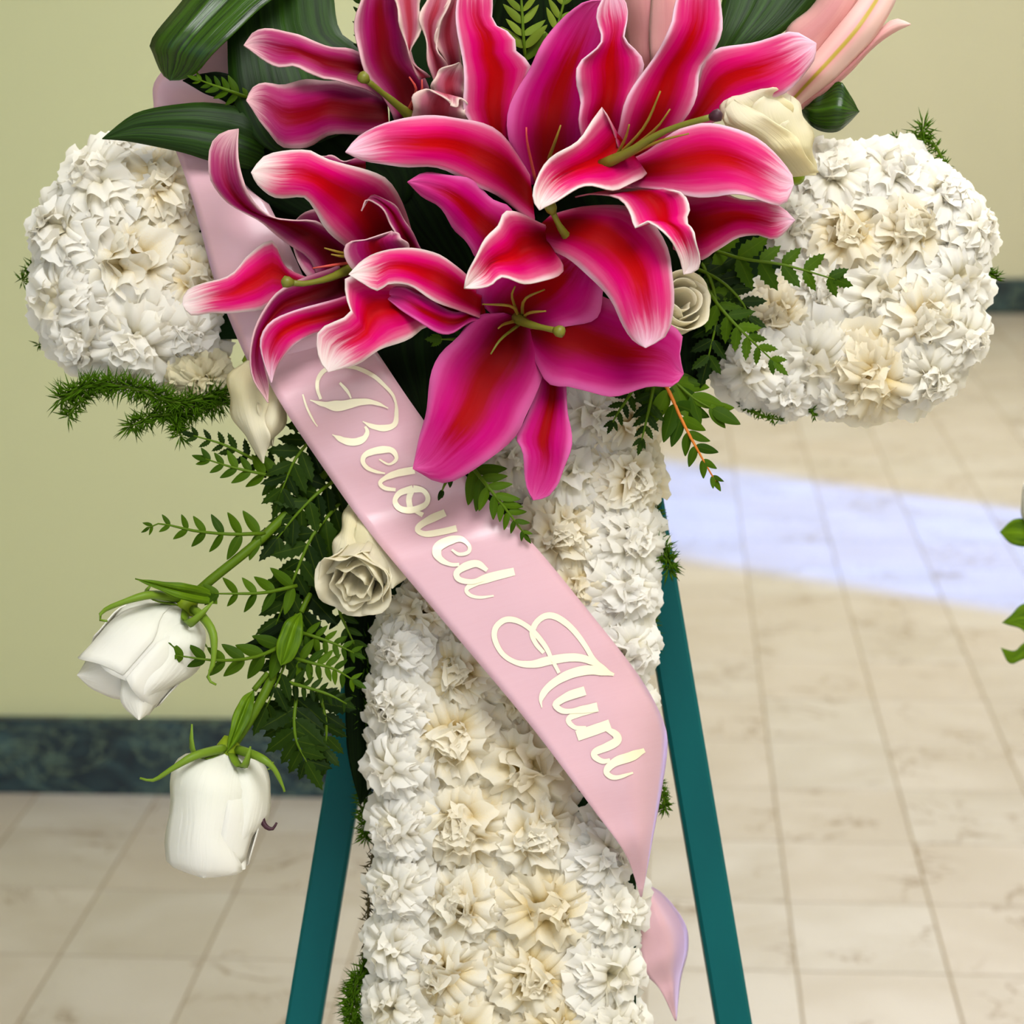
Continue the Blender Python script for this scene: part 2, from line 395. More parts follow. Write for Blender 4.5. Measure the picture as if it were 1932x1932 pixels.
# ------------------------------------------------------------------ easel
def beam(name, parent, a, b, wid, dep, mat):
    t = (b-a).normalized(); side = t.cross(BK).normalized(); nrm = side.cross(t).normalized()
    vs = []
    bv = 0.0022
    prof_ = [(-wid/2+bv, -dep/2), (wid/2-bv, -dep/2), (wid/2, -dep/2+bv), (wid/2, dep/2-bv), (wid/2-bv, dep/2), (-wid/2+bv, dep/2), (-wid/2, dep/2-bv), (-wid/2, -dep/2+bv)]
    for p in (a, b):
        for s_, n_ in prof_: vs.append(p+side*s_+nrm*n_-parent.location)
    fs = [(k, (k+1) % 8, 8+(k+1) % 8, 8+k) for k in range(8)]+[tuple(range(8))[::-1], tuple(range(8, 16))]
    return link(name, mesh(name, vs, fs), mat, parent, False)
def to_floor(a, b):
    t = (b-a); k = (0.0-a.z)/t.z; return a+t*k
apexL, apexR = P(948, -330, -9.5), P(1002, -330, -9.5)
lowL, lowR = P(573, 1932, -9.5), P(1384, 1932, -9.5)
footL, footR = to_floor(apexL, lowL), to_floor(apexR, lowR)
easel = empty('easel', (footL+footR)/2, 'teal painted easel standing behind the white flower cross', 'easel')
beam('leg', easel, apexL, footL, 0.0240, 0.022, M_EASEL); beam('leg', easel, apexR, footR, 0.0240, 0.022, M_EASEL)
ap = (apexL+apexR)/2; rear = Vector((ap.x+0.02, ap.y+0.75, 0.0)); beam('leg', easel, ap-Vector((0, -0.03, 0.02)), rear, 0.022, 0.022, M_EASEL)
beam('crossbar', easel, apexL.lerp(footL, 0.30)-BK*0.002, apexR.lerp(footR, 0.30)-BK*0.002, 0.024, 0.02, M_EASEL)

# ------------------------------------------------------------------ foam core
def slab(rects, d0, d1):
    vs, fs = [], []
    for (x0, y0, x1, y1) in rects:
        b = len(vs)
        for d in (d0, d1):
            for (x, y) in ((x0, y0), (x1, y0), (x1, y1), (x0, y1)): vs.append(P(x, y, d))
        fs += [tuple(b+k for k in f) for f in [(0, 3, 2, 1), (4, 5, 6, 7), (0, 1, 5, 4), (1, 2, 6, 5), (2, 3, 7, 6), (3, 0, 4, 7)]]
    return vs, fs
core = empty('foam_cross', P(966, 2085, -3), 'dark green floral foam cross packed with white carnations', 'foam cross')
for nm, rc in (('upright', (735, -40, 1200, 2085)), ('arm', (170, 380, 735, 640)), ('arm', (1200, 380, 1760, 660))):
    vs, fs = slab([rc], 0.6, -5.6); link(nm, mesh(nm, rebase(vs, core), fs), M_FOAM, core, False)

# ------------------------------------------------------------------ carnations
def carn_petal(rg, tilt, az, R, vs, fs, uvs, nu=10, nv=6, width=1.0, amp=0.14, lift=0.0, fold=7.0, curl=0.0):
    b = len(vs); ph = rg.uniform(0, 6.28); fr = fold*rg.uniform(0.8, 1.25); amp *= rg.uniform(0.8, 1.25)
    tw = rg.uniform(-0.45, 0.45); ln = R*rg.uniform(0.92, 1.06)
    for i in range(nv+1):
        t = i/nv
        for j in range(nu+1):
            u = 2*j/nu-1
            wd = R*width*(0.10+0.62*t**0.85)
            rr = ln*t*(1-0.18*u*u*t)+(0.028*R*math.sin(17*u+ph*3) if i == nv else 0)
            x = u*wd; z = amp*R*t**1.6*math.sin(fr*u+ph+1.2*t)+0.03*R*t*math.sin(13*u+ph*2)
            th = tilt*(0.70+0.42*t)+curl*t**2.5*(1+0.2*math.sin(4*u+ph))
            rad = rr*math.sin(th)+z*math.cos(th)+0.02*R; up = lift+rr*math.cos(th)-z*math.sin(th)
            xx = x*math.cos(tw); up2 = up+x*math.sin(tw)*0.4
            vs.append(Vector((rad*math.cos(az)-xx*math.sin(az), rad*math.sin(az)+xx*math.cos(az), up2)))
            uvs.append((j/nu, t))
    for i in range(nv):
        for j in range(nu):
            a = b+i*(nu+1)+j; fs.append((a, a+1, a+nu+2, a+nu+1))
CENTERS, GUARDS = {}, {}
for mi, mt in enumerate((M_CARN, M_CARNC, M_CARNY)):
    CENTERS[mi], GUARDS[mi] = [], []
    for k in range(5 if mi < 2 else 1):
        rg = random.Random(50+k+10*mi); vs, fs, uvs = [], [], []
        for q in range(9): carn_petal(rg, 1.08+rg.uniform(-.16, .16), 6.283*(q+rg.uniform(-.3, .3))/9, 0.95, vs, fs, uvs, 12, 6, 0.85, 0.13, 0.04, 5.0, 0.25)
        for q in range(9): carn_petal(rg, 0.80+rg.uniform(-.16, .16), 6.283*(q+rg.uniform(-.4, .4))/9+.4, 0.86, vs, fs, uvs, 12, 6, 0.75, 0.14, 0.10, 6.0, 0.55)
        for q in range(30):
            f = math.sqrt((q+0.5)/30); carn_petal(rg, 0.72*f+rg.uniform(-.06, .1), q*2.39996+rg.uniform(-.6, .6), 0.86-0.08*f, vs, fs, uvs, 14, 7, 0.66, 0.13, 0.10, 5.0, rg.uniform(0.45, 1.0)*(1 if rg.random() < .8 else -.8))
        me = mesh('ruffled_center', vs, fs, uvs); me.materials.append(mt); me.polygons.foreach_set('use_smooth', [True]*len(me.polygons)); CENTERS[mi].append(me)
    for k in range(5):
        rg = random.Random(90+k+10*mi); vs, fs, uvs = [], [], []
        carn_petal(rg, 1.32+rg.uniform(-.12, .14), 0.0, 1.04, vs, fs, uvs, 14, 7, 1.0, 0.11, 0.0, 4.0)
        me = mesh('petal', vs, fs, uvs); me.materials.append(mt); me.polygons.foreach_set('use_smooth', [True]*len(me.polygons)); GUARDS[mi].append(me)
vs, fs = tube_data([(0, 0, -1.1), (0, 0, -0.75), (0, 0, -0.3), (0, 0, 0.02)], [0.07, 0.08, 0.16, 0.22], 8)
CALYX = mesh('calyx', vs, fs); CALYX.materials.append(M_STEM)
crg = random.Random(5)
def carnation(px, py, r, tx, ty, label, mi=0, d=0.4, group=None):
    ax = (BK+RT*tx+UP*ty).normalized()
    e = math.hypot(tx, ty)
    base = P(px-tx*r*0.30, py+ty*r*0.30, d)
    o = empty('carnation', base, label, 'carnation', group)
    q = ax.to_track_quat('Z', 'Y'); s = r*mpp(2)*1.02
    o.rotation_mode = 'QUATERNION'; o.rotation_quaternion = q @ Matrix.Rotation(crg.uniform(0, 6.28), 4, 'Z').to_quaternion(); o.scale = (s, s, s*0.95)
    for k in range(8):
        c = bpy.data.objects.new('petal', GUARDS[mi][crg.randrange(5)]); COL.objects.link(c); c.parent = o
        c.rotation_euler = (0, 0, 6.283*(k+crg.uniform(-.25, .25))/8); c.location = (0, 0, 0.02)
    c = bpy.data.objects.new('ruffled_center', CENTERS[mi][crg.randrange(len(CENTERS[mi]))]); COL.objects.link(c); c.parent = o
    c = bpy.data.objects.new('calyx', CALYX); COL.objects.link(c); c.parent = o
    return o
GA = 'white carnations on the cross arm by the green wall'
for a in [
    (190, 345, 108, -.35, .45, 'white carnation just below the dark pointed leaf tip on the green-wall arm', 0),
    (305, 350, 98, .12, .28, 'cream-hearted carnation between dark leaf and pink ribbon on the green-wall arm', 1),
    (122, 440, 104, -.75, .2, 'white carnation on the upper outer rim of the green-wall arm', 0),
    (258, 500, 124, .0, .05, 'largest cream-hearted carnation in the middle of the green-wall arm', 1),
    (118, 575, 106, -.8, -.2, 'white carnation on the outer rim of the green-wall arm beside a dark gap', 0),
    (160, 650, 96, -.6, -.65, 'white carnation at the lower outer corner above the fuzzy plumosus tip', 0),
    (262, 655, 112, -.05, -.6, 'white carnation hanging directly above the fuzzy plumosus spray', 0),
    (352, 640, 86, .3, -.45, 'carnation with broad white petals under the pale lily tip', 0),
    (372, 530, 84, .35, .05, 'white carnation half covered by the pale pink lily tip', 1),
    (382, 722, 62, .2, -.5, 'small yellowed carnation next to the drooping cream rosebud', 2),
    (235, 285, 62, -.1, .75, 'small white carnation tucked under the long dark leaf', 0)]:
    carnation(*a, group=GA)
GB = 'white carnations on the cross arm over the marble floor'
for a in [
    (1570, 330, 88, -.25, .5, 'white carnation between the upright cream rose and folded green leaf', 0),
    (1682, 330, 92, .05, .55, 'white carnation on top of the marble-floor arm below the folded leaf', 0),
    (1775, 375, 88, .5, .5, 'white carnation beneath the plumosus tuft on the marble-floor arm', 0),
    (1838, 430, 74, .85, .2, 'smooth-petalled white carnation jutting from the upper end of the marble-floor arm', 0),
    (1500, 425, 78, -.2, .1, 'white carnation beside the pale tips of the two pink lily petals', 0),
    (1590, 445, 104, -.1, .1, 'cream-hearted carnation, second from the pale lily petal tips', 1),
    (1705, 440, 108, .2, .12, 'cream-hearted carnation in the upper middle of the marble-floor arm', 1),
    (1802, 530, 92, .6, .0, 'white carnation at the end of the arm above the dark baseboard', 0),
    (1545, 545, 88, -.15, .0, 'white carnation under the pointed tip of the topmost fern frond', 0),
    (1640, 555, 98, .05, .0, 'white carnation in the very middle of the marble-floor arm', 0),
    (1735, 610, 112, .25, -.15, 'large cream-hearted carnation near the lower end of the marble-floor arm', 1),
    (1815, 640, 84, .75, -.3, 'white carnation at the arm end level with the floor edge', 0),
    (1465, 600, 80, -.1, -.1, 'white carnation between the two fern tips on the marble-floor arm', 1),
    (1420, 700, 82, -.3, -.35, 'white carnation with long loose petals beside the hanging fern', 0),
    (1535, 680, 96, .0, -.35, 'white carnation right of the drooping fern tip above the arm bottom', 0),
    (1640, 715, 104, .1, -.5, 'cream-hearted carnation at the bottom middle of the marble-floor arm', 1),
    (1745, 715, 88, .4, -.65, 'white carnation at the lower outer corner over the marble floor', 0),
    (1485, 748, 62, -.1, -.8, 'small white carnation under the arm where the fern hangs down', 0),
    (1580, 760, 54, .05, -.95, 'smallest white carnation facing the floor beneath the arm', 0)]:
    carnation(*a, group=GB)
GC = 'white carnations on the upright of the cross'
ORD = ['first', 'second', 'third', 'fourth', 'fifth', 'sixth', 'seventh', 'eighth', 'ninth', 'tenth']
POS = ['on the fuzzy-fern edge', 'second in from the fuzzy-fern edge', 'second in from the ribbon-tail edge', 'on the ribbon-tail edge']
ROWS = [[(742, 2030, 84), (870, 2040, 100), (1025, 2045, 104), (1150, 2040, 88)],
        [(738, 1900, 80), (868, 1935, 104), (1040, 1940, 106), (1160, 1935, 84)],
        [(740, 1785, 82), (835, 1822, 104), (1000, 1832, 108), (1150, 1832, 88)],
        [(745, 1672, 84), (866, 1698, 106), (1030, 1706, 112), (1160, 1716, 86)],
        [(748, 1560, 84), (872, 1550, 114), (1008, 1570, 108), (1142, 1612, 88)],
        [(740, 1440, 84), (856, 1392, 112), (984, 1438, 112), None],
        [(738, 1330, 78), (868, 1268, 96), (985, 1310, 80), (1190, 1345, 66)],
        [(748, 1225, 78), (800, 1155, 74), None, (1186, 1228, 80)],
        [None, None, (1085, 1115, 84), (1186, 1112, 82)]]
for ri, row in enumerate(ROWS):
    for ci, c in enumerate(row):
        if not c: continue
        tx = (-.75, -.15, .1, .6)[ci]
        carnation(c[0], c[1], c[2], tx, 0.0, 'white carnation %s of the upright, %s row from the foot' % (POS[ci], ORD[ri]), 1 if ci in (1, 2) else 0, group=GC)
for a in [
    (1060, 1010, 96, .0, .0, 'cream-hearted carnation beside the small fern lying over the pink ribbon', 1),
    (1186, 1018, 88, .5, .0, 'white carnation on the upright next to the lower plumosus tuft', 0),
    (1078, 900, 88, .0, .0, 'white carnation right below the narrow hanging lily petal', 0),
    (1188, 905, 86, .5, .0, 'white carnation on the upright touching the blue daylight patch', 1),
    (1110, 790, 84, .0, .1, 'white carnation under the broad magenta lily petal', 0),
    (1188, 800, 76, .5, .0, 'greenish white carnation behind the short fern tips', 1),
    (960, 870, 74, -.1, .0, 'white carnation squeezed between the two lowest lily petals', 0)]:
    carnation(*a, group=GC)

# ------------------------------------------------------------------ roses
def rose(name, label, base, tip, width, openness=0.25, mat=M_ROSE, seed=1, stem=None, sepals=5, inner=6, group='white roses', outer=5, sep_len=1.0, bulge=1.0, wob=0.0):
    rg = random.Random(seed)
    b, t_ = P(*base), P(*tip); ax = (t_-b); Hh = ax.length; ax.normalize()
    W = width/2*mpp(base[2])
    ref = BK if abs(ax.dot(BK)) < 0.95 else UP
    e1 = ax.cross(ref).normalized(); e2 = e1.cross(ax).normalized()
    o = empty(name, b, label, 'rose', group)
    def petal(az, span, h, r0, flare, tipcurl, nm='petal'):
        nu, nv = 12, 10; vs, fs, uvs = [], [], []
        ph = rg.uniform(0, 6.28)
        for i in range(nv+1):
            t = i/nv
            for j in range(nu+1):
                u = 2*j/nu-1
                hh = h*(1-0.13*abs(u)**2.2)
                z = Hh*hh*t
                pr = (0.20+0.80*math.sin(min(1, t*1.45)*math.pi/2)**0.8*bulge)*(1-0.26*max(0, t-0.45)/0.55*(1-openness*1.6))
                r = W*r0*pr+W*flare*max(0, t-0.55)**2*3.0*(0.5+0.5*(1-abs(u)))
                r += W*wob*math.sin(6.5*u+ph*2.3)*t*t+W*0.05*math.sin(3*u+ph)*t+W*0.10*abs(u)**3*t
                z -= Hh*tipcurl*max(0, t-0.75)**1.5*2.0*(1-0.5*u*u)
                z += Hh*(0.025+wob*0.5)*math.sin(5*u+ph*1.7)*t*t
                an = az+u*span/2*(0.45+0.55*min(1, t*2.2))
                vs.append(b+ax*z+e1*(math.cos(an)*r)+e2*(math.sin(an)*r)-b); uvs.append((j/nu, t))
        for i in range(nv):
            for j in range(nu):
                a = i*(nu+1)+j; fs.append((a, a+1, a+nu+2, a+nu+1))
        link(nm, mesh(nm, vs, fs, uvs), mat, o, True, 0.0007)
    a0 = rg.uniform(0, 6.28)
    for k in range(outer): petal(a0+k*6.283/outer+rg.uniform(-.15, .15), 2.3, rg.uniform(0.86, 1.0), rg.uniform(0.92, 1.0), openness*rg.uniform(.6, 1.3), 0.05+0.1*openness)
    for k in range(inner):
        f = k/inner; petal(a0+1+k*2.4, 2.6, rg.uniform(0.90, 0.97), 0.80-0.55*f, openness*(0.5-0.4*f), 0.0)
    nst = 8
    vs, fs = tube_data([b-ax*0.010, b-ax*0.004, b+ax*0.004], [0.004, 0.0075, W*0.26], 10)
    link('hip', mesh('hip', rebase(vs, o), fs), M_STEML, o)
    for k in range(sepals):
        az = a0+k*6.283/max(1, sepals)+0.4; dr = e1*math.cos(az)+e2*math.sin(az); ln = 0.024*rg.uniform(0.7, 1.2)*sep_len; cu = rg.uniform(0.2, 1.0)
        pts = []
        for i in range(9):
            t = i/8
            pts.append(b+dr*(0.006+W*0.85*math.sin(t*1.9)*0.75+cu*0.010*t*t)+ax*(ln*(0.55*t-0.95*cu*t**3)))
        vs, fs = [], []
        for i, p in enumerate(pts):
            t = i/8; tg = (pts[min(8, i+1)]-pts[max(0, i-1)]).normalized(); sd = tg.cross(dr).normalized(); hw = 0.0042*(1-t)**0.7*(0.6+0.8*t)+0.0004
            vs += [p+sd*hw-b, p+dr*0.0006-b, p-sd*hw-b]
        for i in range(8):
            for j in range(2): q = i*3+j; fs.append((q, q+1, q+4, q+3))
        link('sepal', mesh('sepal', vs, fs), M_SEPAL, o, True, 0.0006)
    if stem: tube('stem', o, M_STEM, px_path(stem, 16), [0.0028, 0.0030, 0.0032], 8)
    return o
r1 = rose('rose', 'white rose drooping against the green wall above the baseboard', (345, 1150, 6), (215, 1300, 7.5), 190, 0.2, M_ROSE, 11, [(640, 870, 2), (579, 930, 3), (488, 1021, 5), (388, 1103, 6), (345, 1150, 6)], sep_len=1.5, inner=7)
RP = dict(ruffle=0.6, groove=0, m=12)
loft('petal', r1, M_ROSE, [(350, 1150), (388, 1195), (384, 1240), (345, 1285), (300, 1312), (285, 1340), (262, 1358)], [(310, 1140), (250, 1200), (228, 1260), (225, 1310), (238, 1335), (262, 1358)], [6.6, 9.0, 9.6, 9.2], eL=-2.0, eR=-.6, **RP)
loft('petal', r1, M_ROSE, [(330, 1135), (270, 1128), (220, 1160), (185, 1215), (160, 1250), (146, 1274)], [(345, 1150), (310, 1220), (265, 1290), (225, 1322), (180, 1302), (146, 1274)], [6.6, 8.6, 8.8, 8.2], eL=-2.2, eR=-.8, **RP)
r2 = rose('rose', 'white bell-shaped rose hanging lowest in front of the baseboard', (430, 1420, 6), (392, 1640, 7), 170, 0.05, M_ROSE, 12, [(600, 1100, 2), (535, 1230, 4), (488, 1330, 5.5), (430, 1420, 6)], sep_len=1.4, inner=7)
loft('petal', r2, M_ROSE, [(430, 1420), (470, 1424), (506, 1460), (514, 1500), (498, 1550), (470, 1590), (462, 1640)], [(425, 1420), (420, 1460), (415, 1520), (410, 1580), (430, 1640), (462, 1640)], [6.4, 8.0, 8.2, 7.8], eL=-2.2, eR=.2, **RP)
loft('petal', r2, M_ROSE, [(420, 1420), (350, 1426), (318, 1475), (322, 1545), (312, 1600), (318, 1632), (385, 1656)], [(432, 1420), (462, 1462), (458, 1530), (442, 1590), (455, 1640), (425, 1652), (385, 1656)], [6.6, 9.0, 9.2, 8.6], eL=-2.0, eR=-1.0, **RP)
def curl_sepal(o, pts, m=M_SEPAL): tube('sepal', o, m, px_path(pts, 14), [0.0030, 0.0026, 0.0016, 0.0007], 7)
curl_sepal(r1, [(335, 1128, 6.4), (285, 1122, 8.4), (232, 1136, 9.0), (196, 1152, 9.0), (187, 1168, 9.0), (202, 1172, 9.2)])
curl_sepal(r1, [(365, 1150, 6.6), (388, 1170, 8.4), (403, 1200, 9.0), (402, 1250, 9.2), (392, 1280, 9.2), (408, 1292, 9.2)])
curl_sepal(r2, [(425, 1412, 6.4), (370, 1425, 8.4), (325, 1450, 8.8), (290, 1472, 8.8), (264, 1468, 8.8)])
curl_sepal(r2, [(450, 1415, 6.4), (488, 1428, 8.6), (515, 1448, 8.8), (532, 1480, 8.6), (537, 1494, 8.6)])
curl_sepal(r2, [(470, 1500, 6.4), (490, 1535, 6.6), (500, 1558, 6.8), (514, 1564, 6.8), (522, 1552, 6.8)], M_STIG)
r3 = rose('rose', 'ruffled white rose peeking out from under the pink ribbon', (700, 1040, 2.6), (664, 1112, 6.4), 112, 0.55, M_ROSEC, 13, None, sepals=0, inner=7, outer=6, wob=0.08)
loft('petal', r3, M_ROSEC, [(668, 940), (648, 975), (634, 1020), (622, 1065), (606, 1085)], [(680, 940), (676, 980), (672, 1020), (672, 1060), (606, 1085)], [3.2, 4.6, 5.2, 5.4], eL=-.8, eR=-.2, **RP)
loft('petal', r3, M_ROSEC, [(672, 945), (668, 990), (668, 1040), (690, 1080), (740, 1110)], [(690, 945), (730, 1000), (760, 1050), (768, 1085), (740, 1110)], [3.2, 4.8, 5.4, 5.4], eL=-.2, eR=-1.0, **RP)
r4 = rose('rose', 'cream rose standing upright between pink lily and carnations', (1495, 320, 4.5), (1432, 212, 8), 122, 0.25, M_ROSEC, 14, None, sepals=0, inner=6, wob=0.08)
loft('petal', r4, M_ROSEC, [(1440, 225), (1400, 240), (1370, 225), (1368, 195), (1400, 172)], [(1470, 225), (1492, 215), (1490, 190), (1460, 168), (1400, 172)], [8.0, 9.0, 9.4, 9.0], eL=.3, eR=.3, **RP)
loft('petal', r4, M_ROSEC, [(1480, 335), (1425, 275), (1372, 240), (1356, 214), (1362, 192), (1382, 184)], [(1545, 325), (1505, 268), (1470, 232), (1432, 214), (1405, 198), (1382, 184)], [6.5, 9.4, 10.0, 9.4], eL=-1.2, eR=.2, **RP)
loft('petal', r4, M_ROSEC, [(1480, 335), (1450, 262), (1425, 222), (1424, 196), (1445, 176), (1476, 172)], [(1540, 330), (1536, 285), (1526, 238), (1512, 206), (1498, 186), (1476, 172)], [6.0, 8.8, 9.3, 8.8], eL=.3, eR=-1.6, **RP)
rose('rose', 'small cream rose half hidden behind the big red lily petal', (1235, 600, 4), (1296, 560, 8), 112, 0.3, M_ROSEC, 15, None, sepals=0)
r6 = rose('rose', 'cream rosebud pointing down beside the curled pink lily petal', (480, 690, 2.6), (496, 850, 4.4), 76, -0.3, M_ROSEC, 16, None, sepals=0, outer=4)
loft('petal', r6, M_ROSEC, [(465, 680), (430, 715), (436, 770), (462, 825), (482, 850), (497, 874)], [(490, 680), (500, 740), (505, 790), (506, 830), (503, 855), (497, 874)], [4.4, 5.8, 6.0, 5.2], eL=-1.6, eR=.2, **RP)
loft('petal', r6, M_ROSEC, [(480, 680), (488, 740), (490, 790), (492, 830), (496, 850)], [(520, 675), (546, 715), (545, 765), (528, 812), (496, 850)], [4.2, 5.6, 5.8, 5.0], eL=.2, eR=-1.8, **RP)

# ------------------------------------------------------------------ lilies
def lily(label, center, petals, filaments=(), pistil=None):
    o = empty('lily', P(*center), label, 'lily', 'pink lilies')
    for pt in petals:
        L, R, d, mat, opt = pt
        kw = dict(ruffle=0.5, groove=0.25); kw.update(opt)
        loft('petal', o, mat, L, R, d, **kw)
    for pts in filaments:
        col = pts[0]; pp = px_path(pts[1:], 8); tube('filament', o, col, pp, [0.0011, 0.0009, 0.0005], 6)
    if pistil:
        pp = px_path(pistil, 10); ps = tube('pistil', o, M_PISTIL, pp, [0.0036, 0.0024, 0.0017, 0.0019], 8)
        e = pp[-1]; t = (pp[-1]-pp[-2]).normalized()
        vs, fs = tube_data([e-t*0.002, e+t*0.001, e+t*0.004, e+t*0.0055], [0.0018, 0.0034, 0.0036, 0.0012], 9)
        link('stigma', mesh('stigma', rebase(vs, o), fs), M_STIG if pistil[0][2] > 10.5 else M_PISTIL, ps)
    return o
# upper lily with shade put into its petal colours, beside the glossy leaf
lily('pink lily tinted dusky for shade beside the big glossy leaf', (740, 200, 5), [
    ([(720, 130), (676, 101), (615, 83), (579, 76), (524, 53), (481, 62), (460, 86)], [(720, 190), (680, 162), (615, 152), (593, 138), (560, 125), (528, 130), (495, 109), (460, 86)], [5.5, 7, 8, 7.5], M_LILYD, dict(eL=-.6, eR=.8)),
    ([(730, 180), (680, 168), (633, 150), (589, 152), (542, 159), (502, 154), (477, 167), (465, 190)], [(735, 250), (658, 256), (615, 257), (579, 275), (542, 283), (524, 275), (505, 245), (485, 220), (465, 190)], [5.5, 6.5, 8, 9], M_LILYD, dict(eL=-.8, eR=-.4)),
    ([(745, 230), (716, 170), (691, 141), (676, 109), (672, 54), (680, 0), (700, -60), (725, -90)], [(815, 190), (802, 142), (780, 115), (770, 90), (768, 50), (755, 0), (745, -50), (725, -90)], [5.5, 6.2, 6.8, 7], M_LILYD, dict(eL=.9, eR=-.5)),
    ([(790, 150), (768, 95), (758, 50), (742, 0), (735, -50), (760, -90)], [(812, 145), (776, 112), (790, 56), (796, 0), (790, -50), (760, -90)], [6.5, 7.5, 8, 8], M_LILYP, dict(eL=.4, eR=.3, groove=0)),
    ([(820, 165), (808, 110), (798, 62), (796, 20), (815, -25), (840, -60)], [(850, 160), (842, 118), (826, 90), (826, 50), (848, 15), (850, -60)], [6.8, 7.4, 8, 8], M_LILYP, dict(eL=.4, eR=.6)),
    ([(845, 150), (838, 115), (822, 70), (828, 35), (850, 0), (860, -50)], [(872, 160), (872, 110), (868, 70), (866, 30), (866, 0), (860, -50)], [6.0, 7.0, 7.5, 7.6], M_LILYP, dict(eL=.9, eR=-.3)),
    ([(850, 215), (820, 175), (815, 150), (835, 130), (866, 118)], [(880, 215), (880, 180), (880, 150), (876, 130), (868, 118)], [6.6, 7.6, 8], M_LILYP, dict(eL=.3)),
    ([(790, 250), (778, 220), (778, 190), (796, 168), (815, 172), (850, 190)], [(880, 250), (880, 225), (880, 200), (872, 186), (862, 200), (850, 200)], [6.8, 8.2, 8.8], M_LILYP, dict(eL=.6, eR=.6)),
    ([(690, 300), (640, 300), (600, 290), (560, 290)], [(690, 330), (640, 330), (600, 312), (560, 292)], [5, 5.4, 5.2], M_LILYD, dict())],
    [(M_FILR, (770, 210, 6), (785, 170, 8), (772, 145, 8.5)), (M_FILR, (780, 205, 6), (795, 175, 8), (796, 150, 8.5))],
    [(775, 220, 5.8), (740, 190, 7.5), (690, 150, 9.5)])
# back lily: the three petals round the middle throat
lily('large pink lily spreading a long petal towards the glossy leaf', (1010, 360, 6), [
    ([(960, 330), (905, 250), (880, 214), (876, 174), (870, 124), (866, 62), (862, 0), (875, -60), (900, -90)], [(990, 330), (965, 258), (985, 180), (998, 124), (972, 99), (970, 66), (934, 43), (928, 0), (920, -50), (900, -90)], [7, 8.2, 9.2, 9.6], M_LILY, dict(eL=.7, eR=-.4)),
    ([(985, 350), (957, 258), (973, 174), (1001, 121), (1038, 65), (1066, 28), (1100, 4), (1135, 0)], [(1110, 340), (1120, 260), (1130, 180), (1140, 120), (1150, 70), (1155, 30), (1148, 8), (1135, 0)], [6.5, 7.6, 8.4, 9.4], M_LILYM, dict(eL=.6, eR=.5)),
    ([(1000, 330), (957, 264), (911, 236), (848, 217), (786, 224), (724, 230), (678, 258), (652, 287)], [(1010, 420), (950, 380), (911, 357), (873, 335), (833, 322), (755, 311), (693, 307), (652, 287)], [7.5, 9, 11, 11.6], M_LILY, dict(eL=-.7, eR=-.5))],
    [(M_FILR, (1010, 340, 7), (995, 270, 9.5), (993, 240, 10)), (M_OLIVE, (1035, 300, 8), (1048, 265, 10), (1058, 236, 10.5))], None)
# rightmost, most open lily
lily('brightest pink lily with its long pistil reaching for the cream rose', (1135, 310, 9), [
    ([(1120, 300), (1087, 233), (1097, 186), (1094, 150), (1093, 116), (1134, 75), (1130, 20), (1150, -30)], [(1180, 290), (1190, 215), (1206, 150), (1206, 109), (1184, 72), (1186, 39), (1175, 0), (1150, -30)], [9.2, 10, 10.8, 11.2], M_LILY, dict(eL=1.0, eR=.3, ruffle=.8)),
    ([(1250, 280), (1300, 200), (1322, 128), (1345, 100), (1373, 89), (1408, 80), (1458, 70), (1501, 62), (1540, 82)], [(1270, 300), (1330, 240), (1390, 205), (1430, 190), (1466, 180), (1490, 165), (1515, 145), (1536, 116), (1540, 82)], [8.5, 9.2, 9.8, 9.5], M_LILY, dict(eL=-.2, eR=-.5)),
    ([(1130, 310), (1155, 276), (1182, 194), (1217, 128), (1268, 50), (1276, 0), (1300, -60), (1325, -90)], [(1240, 290), (1290, 225), (1316, 175), (1326, 128), (1349, 89), (1361, 39), (1358, -20), (1325, -90)], [10, 11.5, 13, 13.5], M_LILY, dict(eL=.7, eR=.3)),
    ([(1150, 310), (1217, 287), (1295, 240), (1349, 229), (1407, 252), (1458, 287), (1492, 325), (1497, 348)], [(1150, 345), (1194, 351), (1291, 369), (1349, 367), (1388, 367), (1446, 384), (1480, 384), (1497, 348)], [10.5, 12, 12.4, 10.5], M_LILY, dict(eL=-.5, eR=.4)),
    ([(1260, 355), (1291, 365), (1350, 362), (1400, 372), (1446, 382), (1480, 395), (1500, 415)], [(1270, 470), (1322, 493), (1349, 477), (1388, 446), (1427, 446), (1462, 452), (1500, 415)], [8.5, 9.6, 9.8, 9], M_LILY, dict(eL=-.3, eR=-.6)),
    ([(1170, 290), (1140, 207), (1125, 222), (1090, 262), (1030, 310), (1008, 345), (1006, 375), (1018, 396)], [(1175, 318), (1219, 322), (1205, 342), (1165, 356), (1115, 352), (1075, 362), (1045, 382), (1018, 396)], [10.5, 11.2, 12.6, 14.2], M_LILYW, dict(eL=1.2, eR=1.0, ruffle=.4, groove=.6))],
    [(M_OLIVE, (1160, 300, 11), (1215, 240, 13), (1246, 172, 14.5)), (M_OLIVE, (1165, 300, 11), (1235, 245, 13.5), (1264, 206, 14.5)), (M_OLIVE, (1165, 305, 11), (1240, 268, 14), (1300, 252, 15)), (M_OLIVE, (1160, 300, 11), (1180, 260, 13), (1187, 235, 14))],
    [(1135, 312, 11), (1190, 285, 12.5), (1260, 245, 14.5), (1345, 220, 16)])
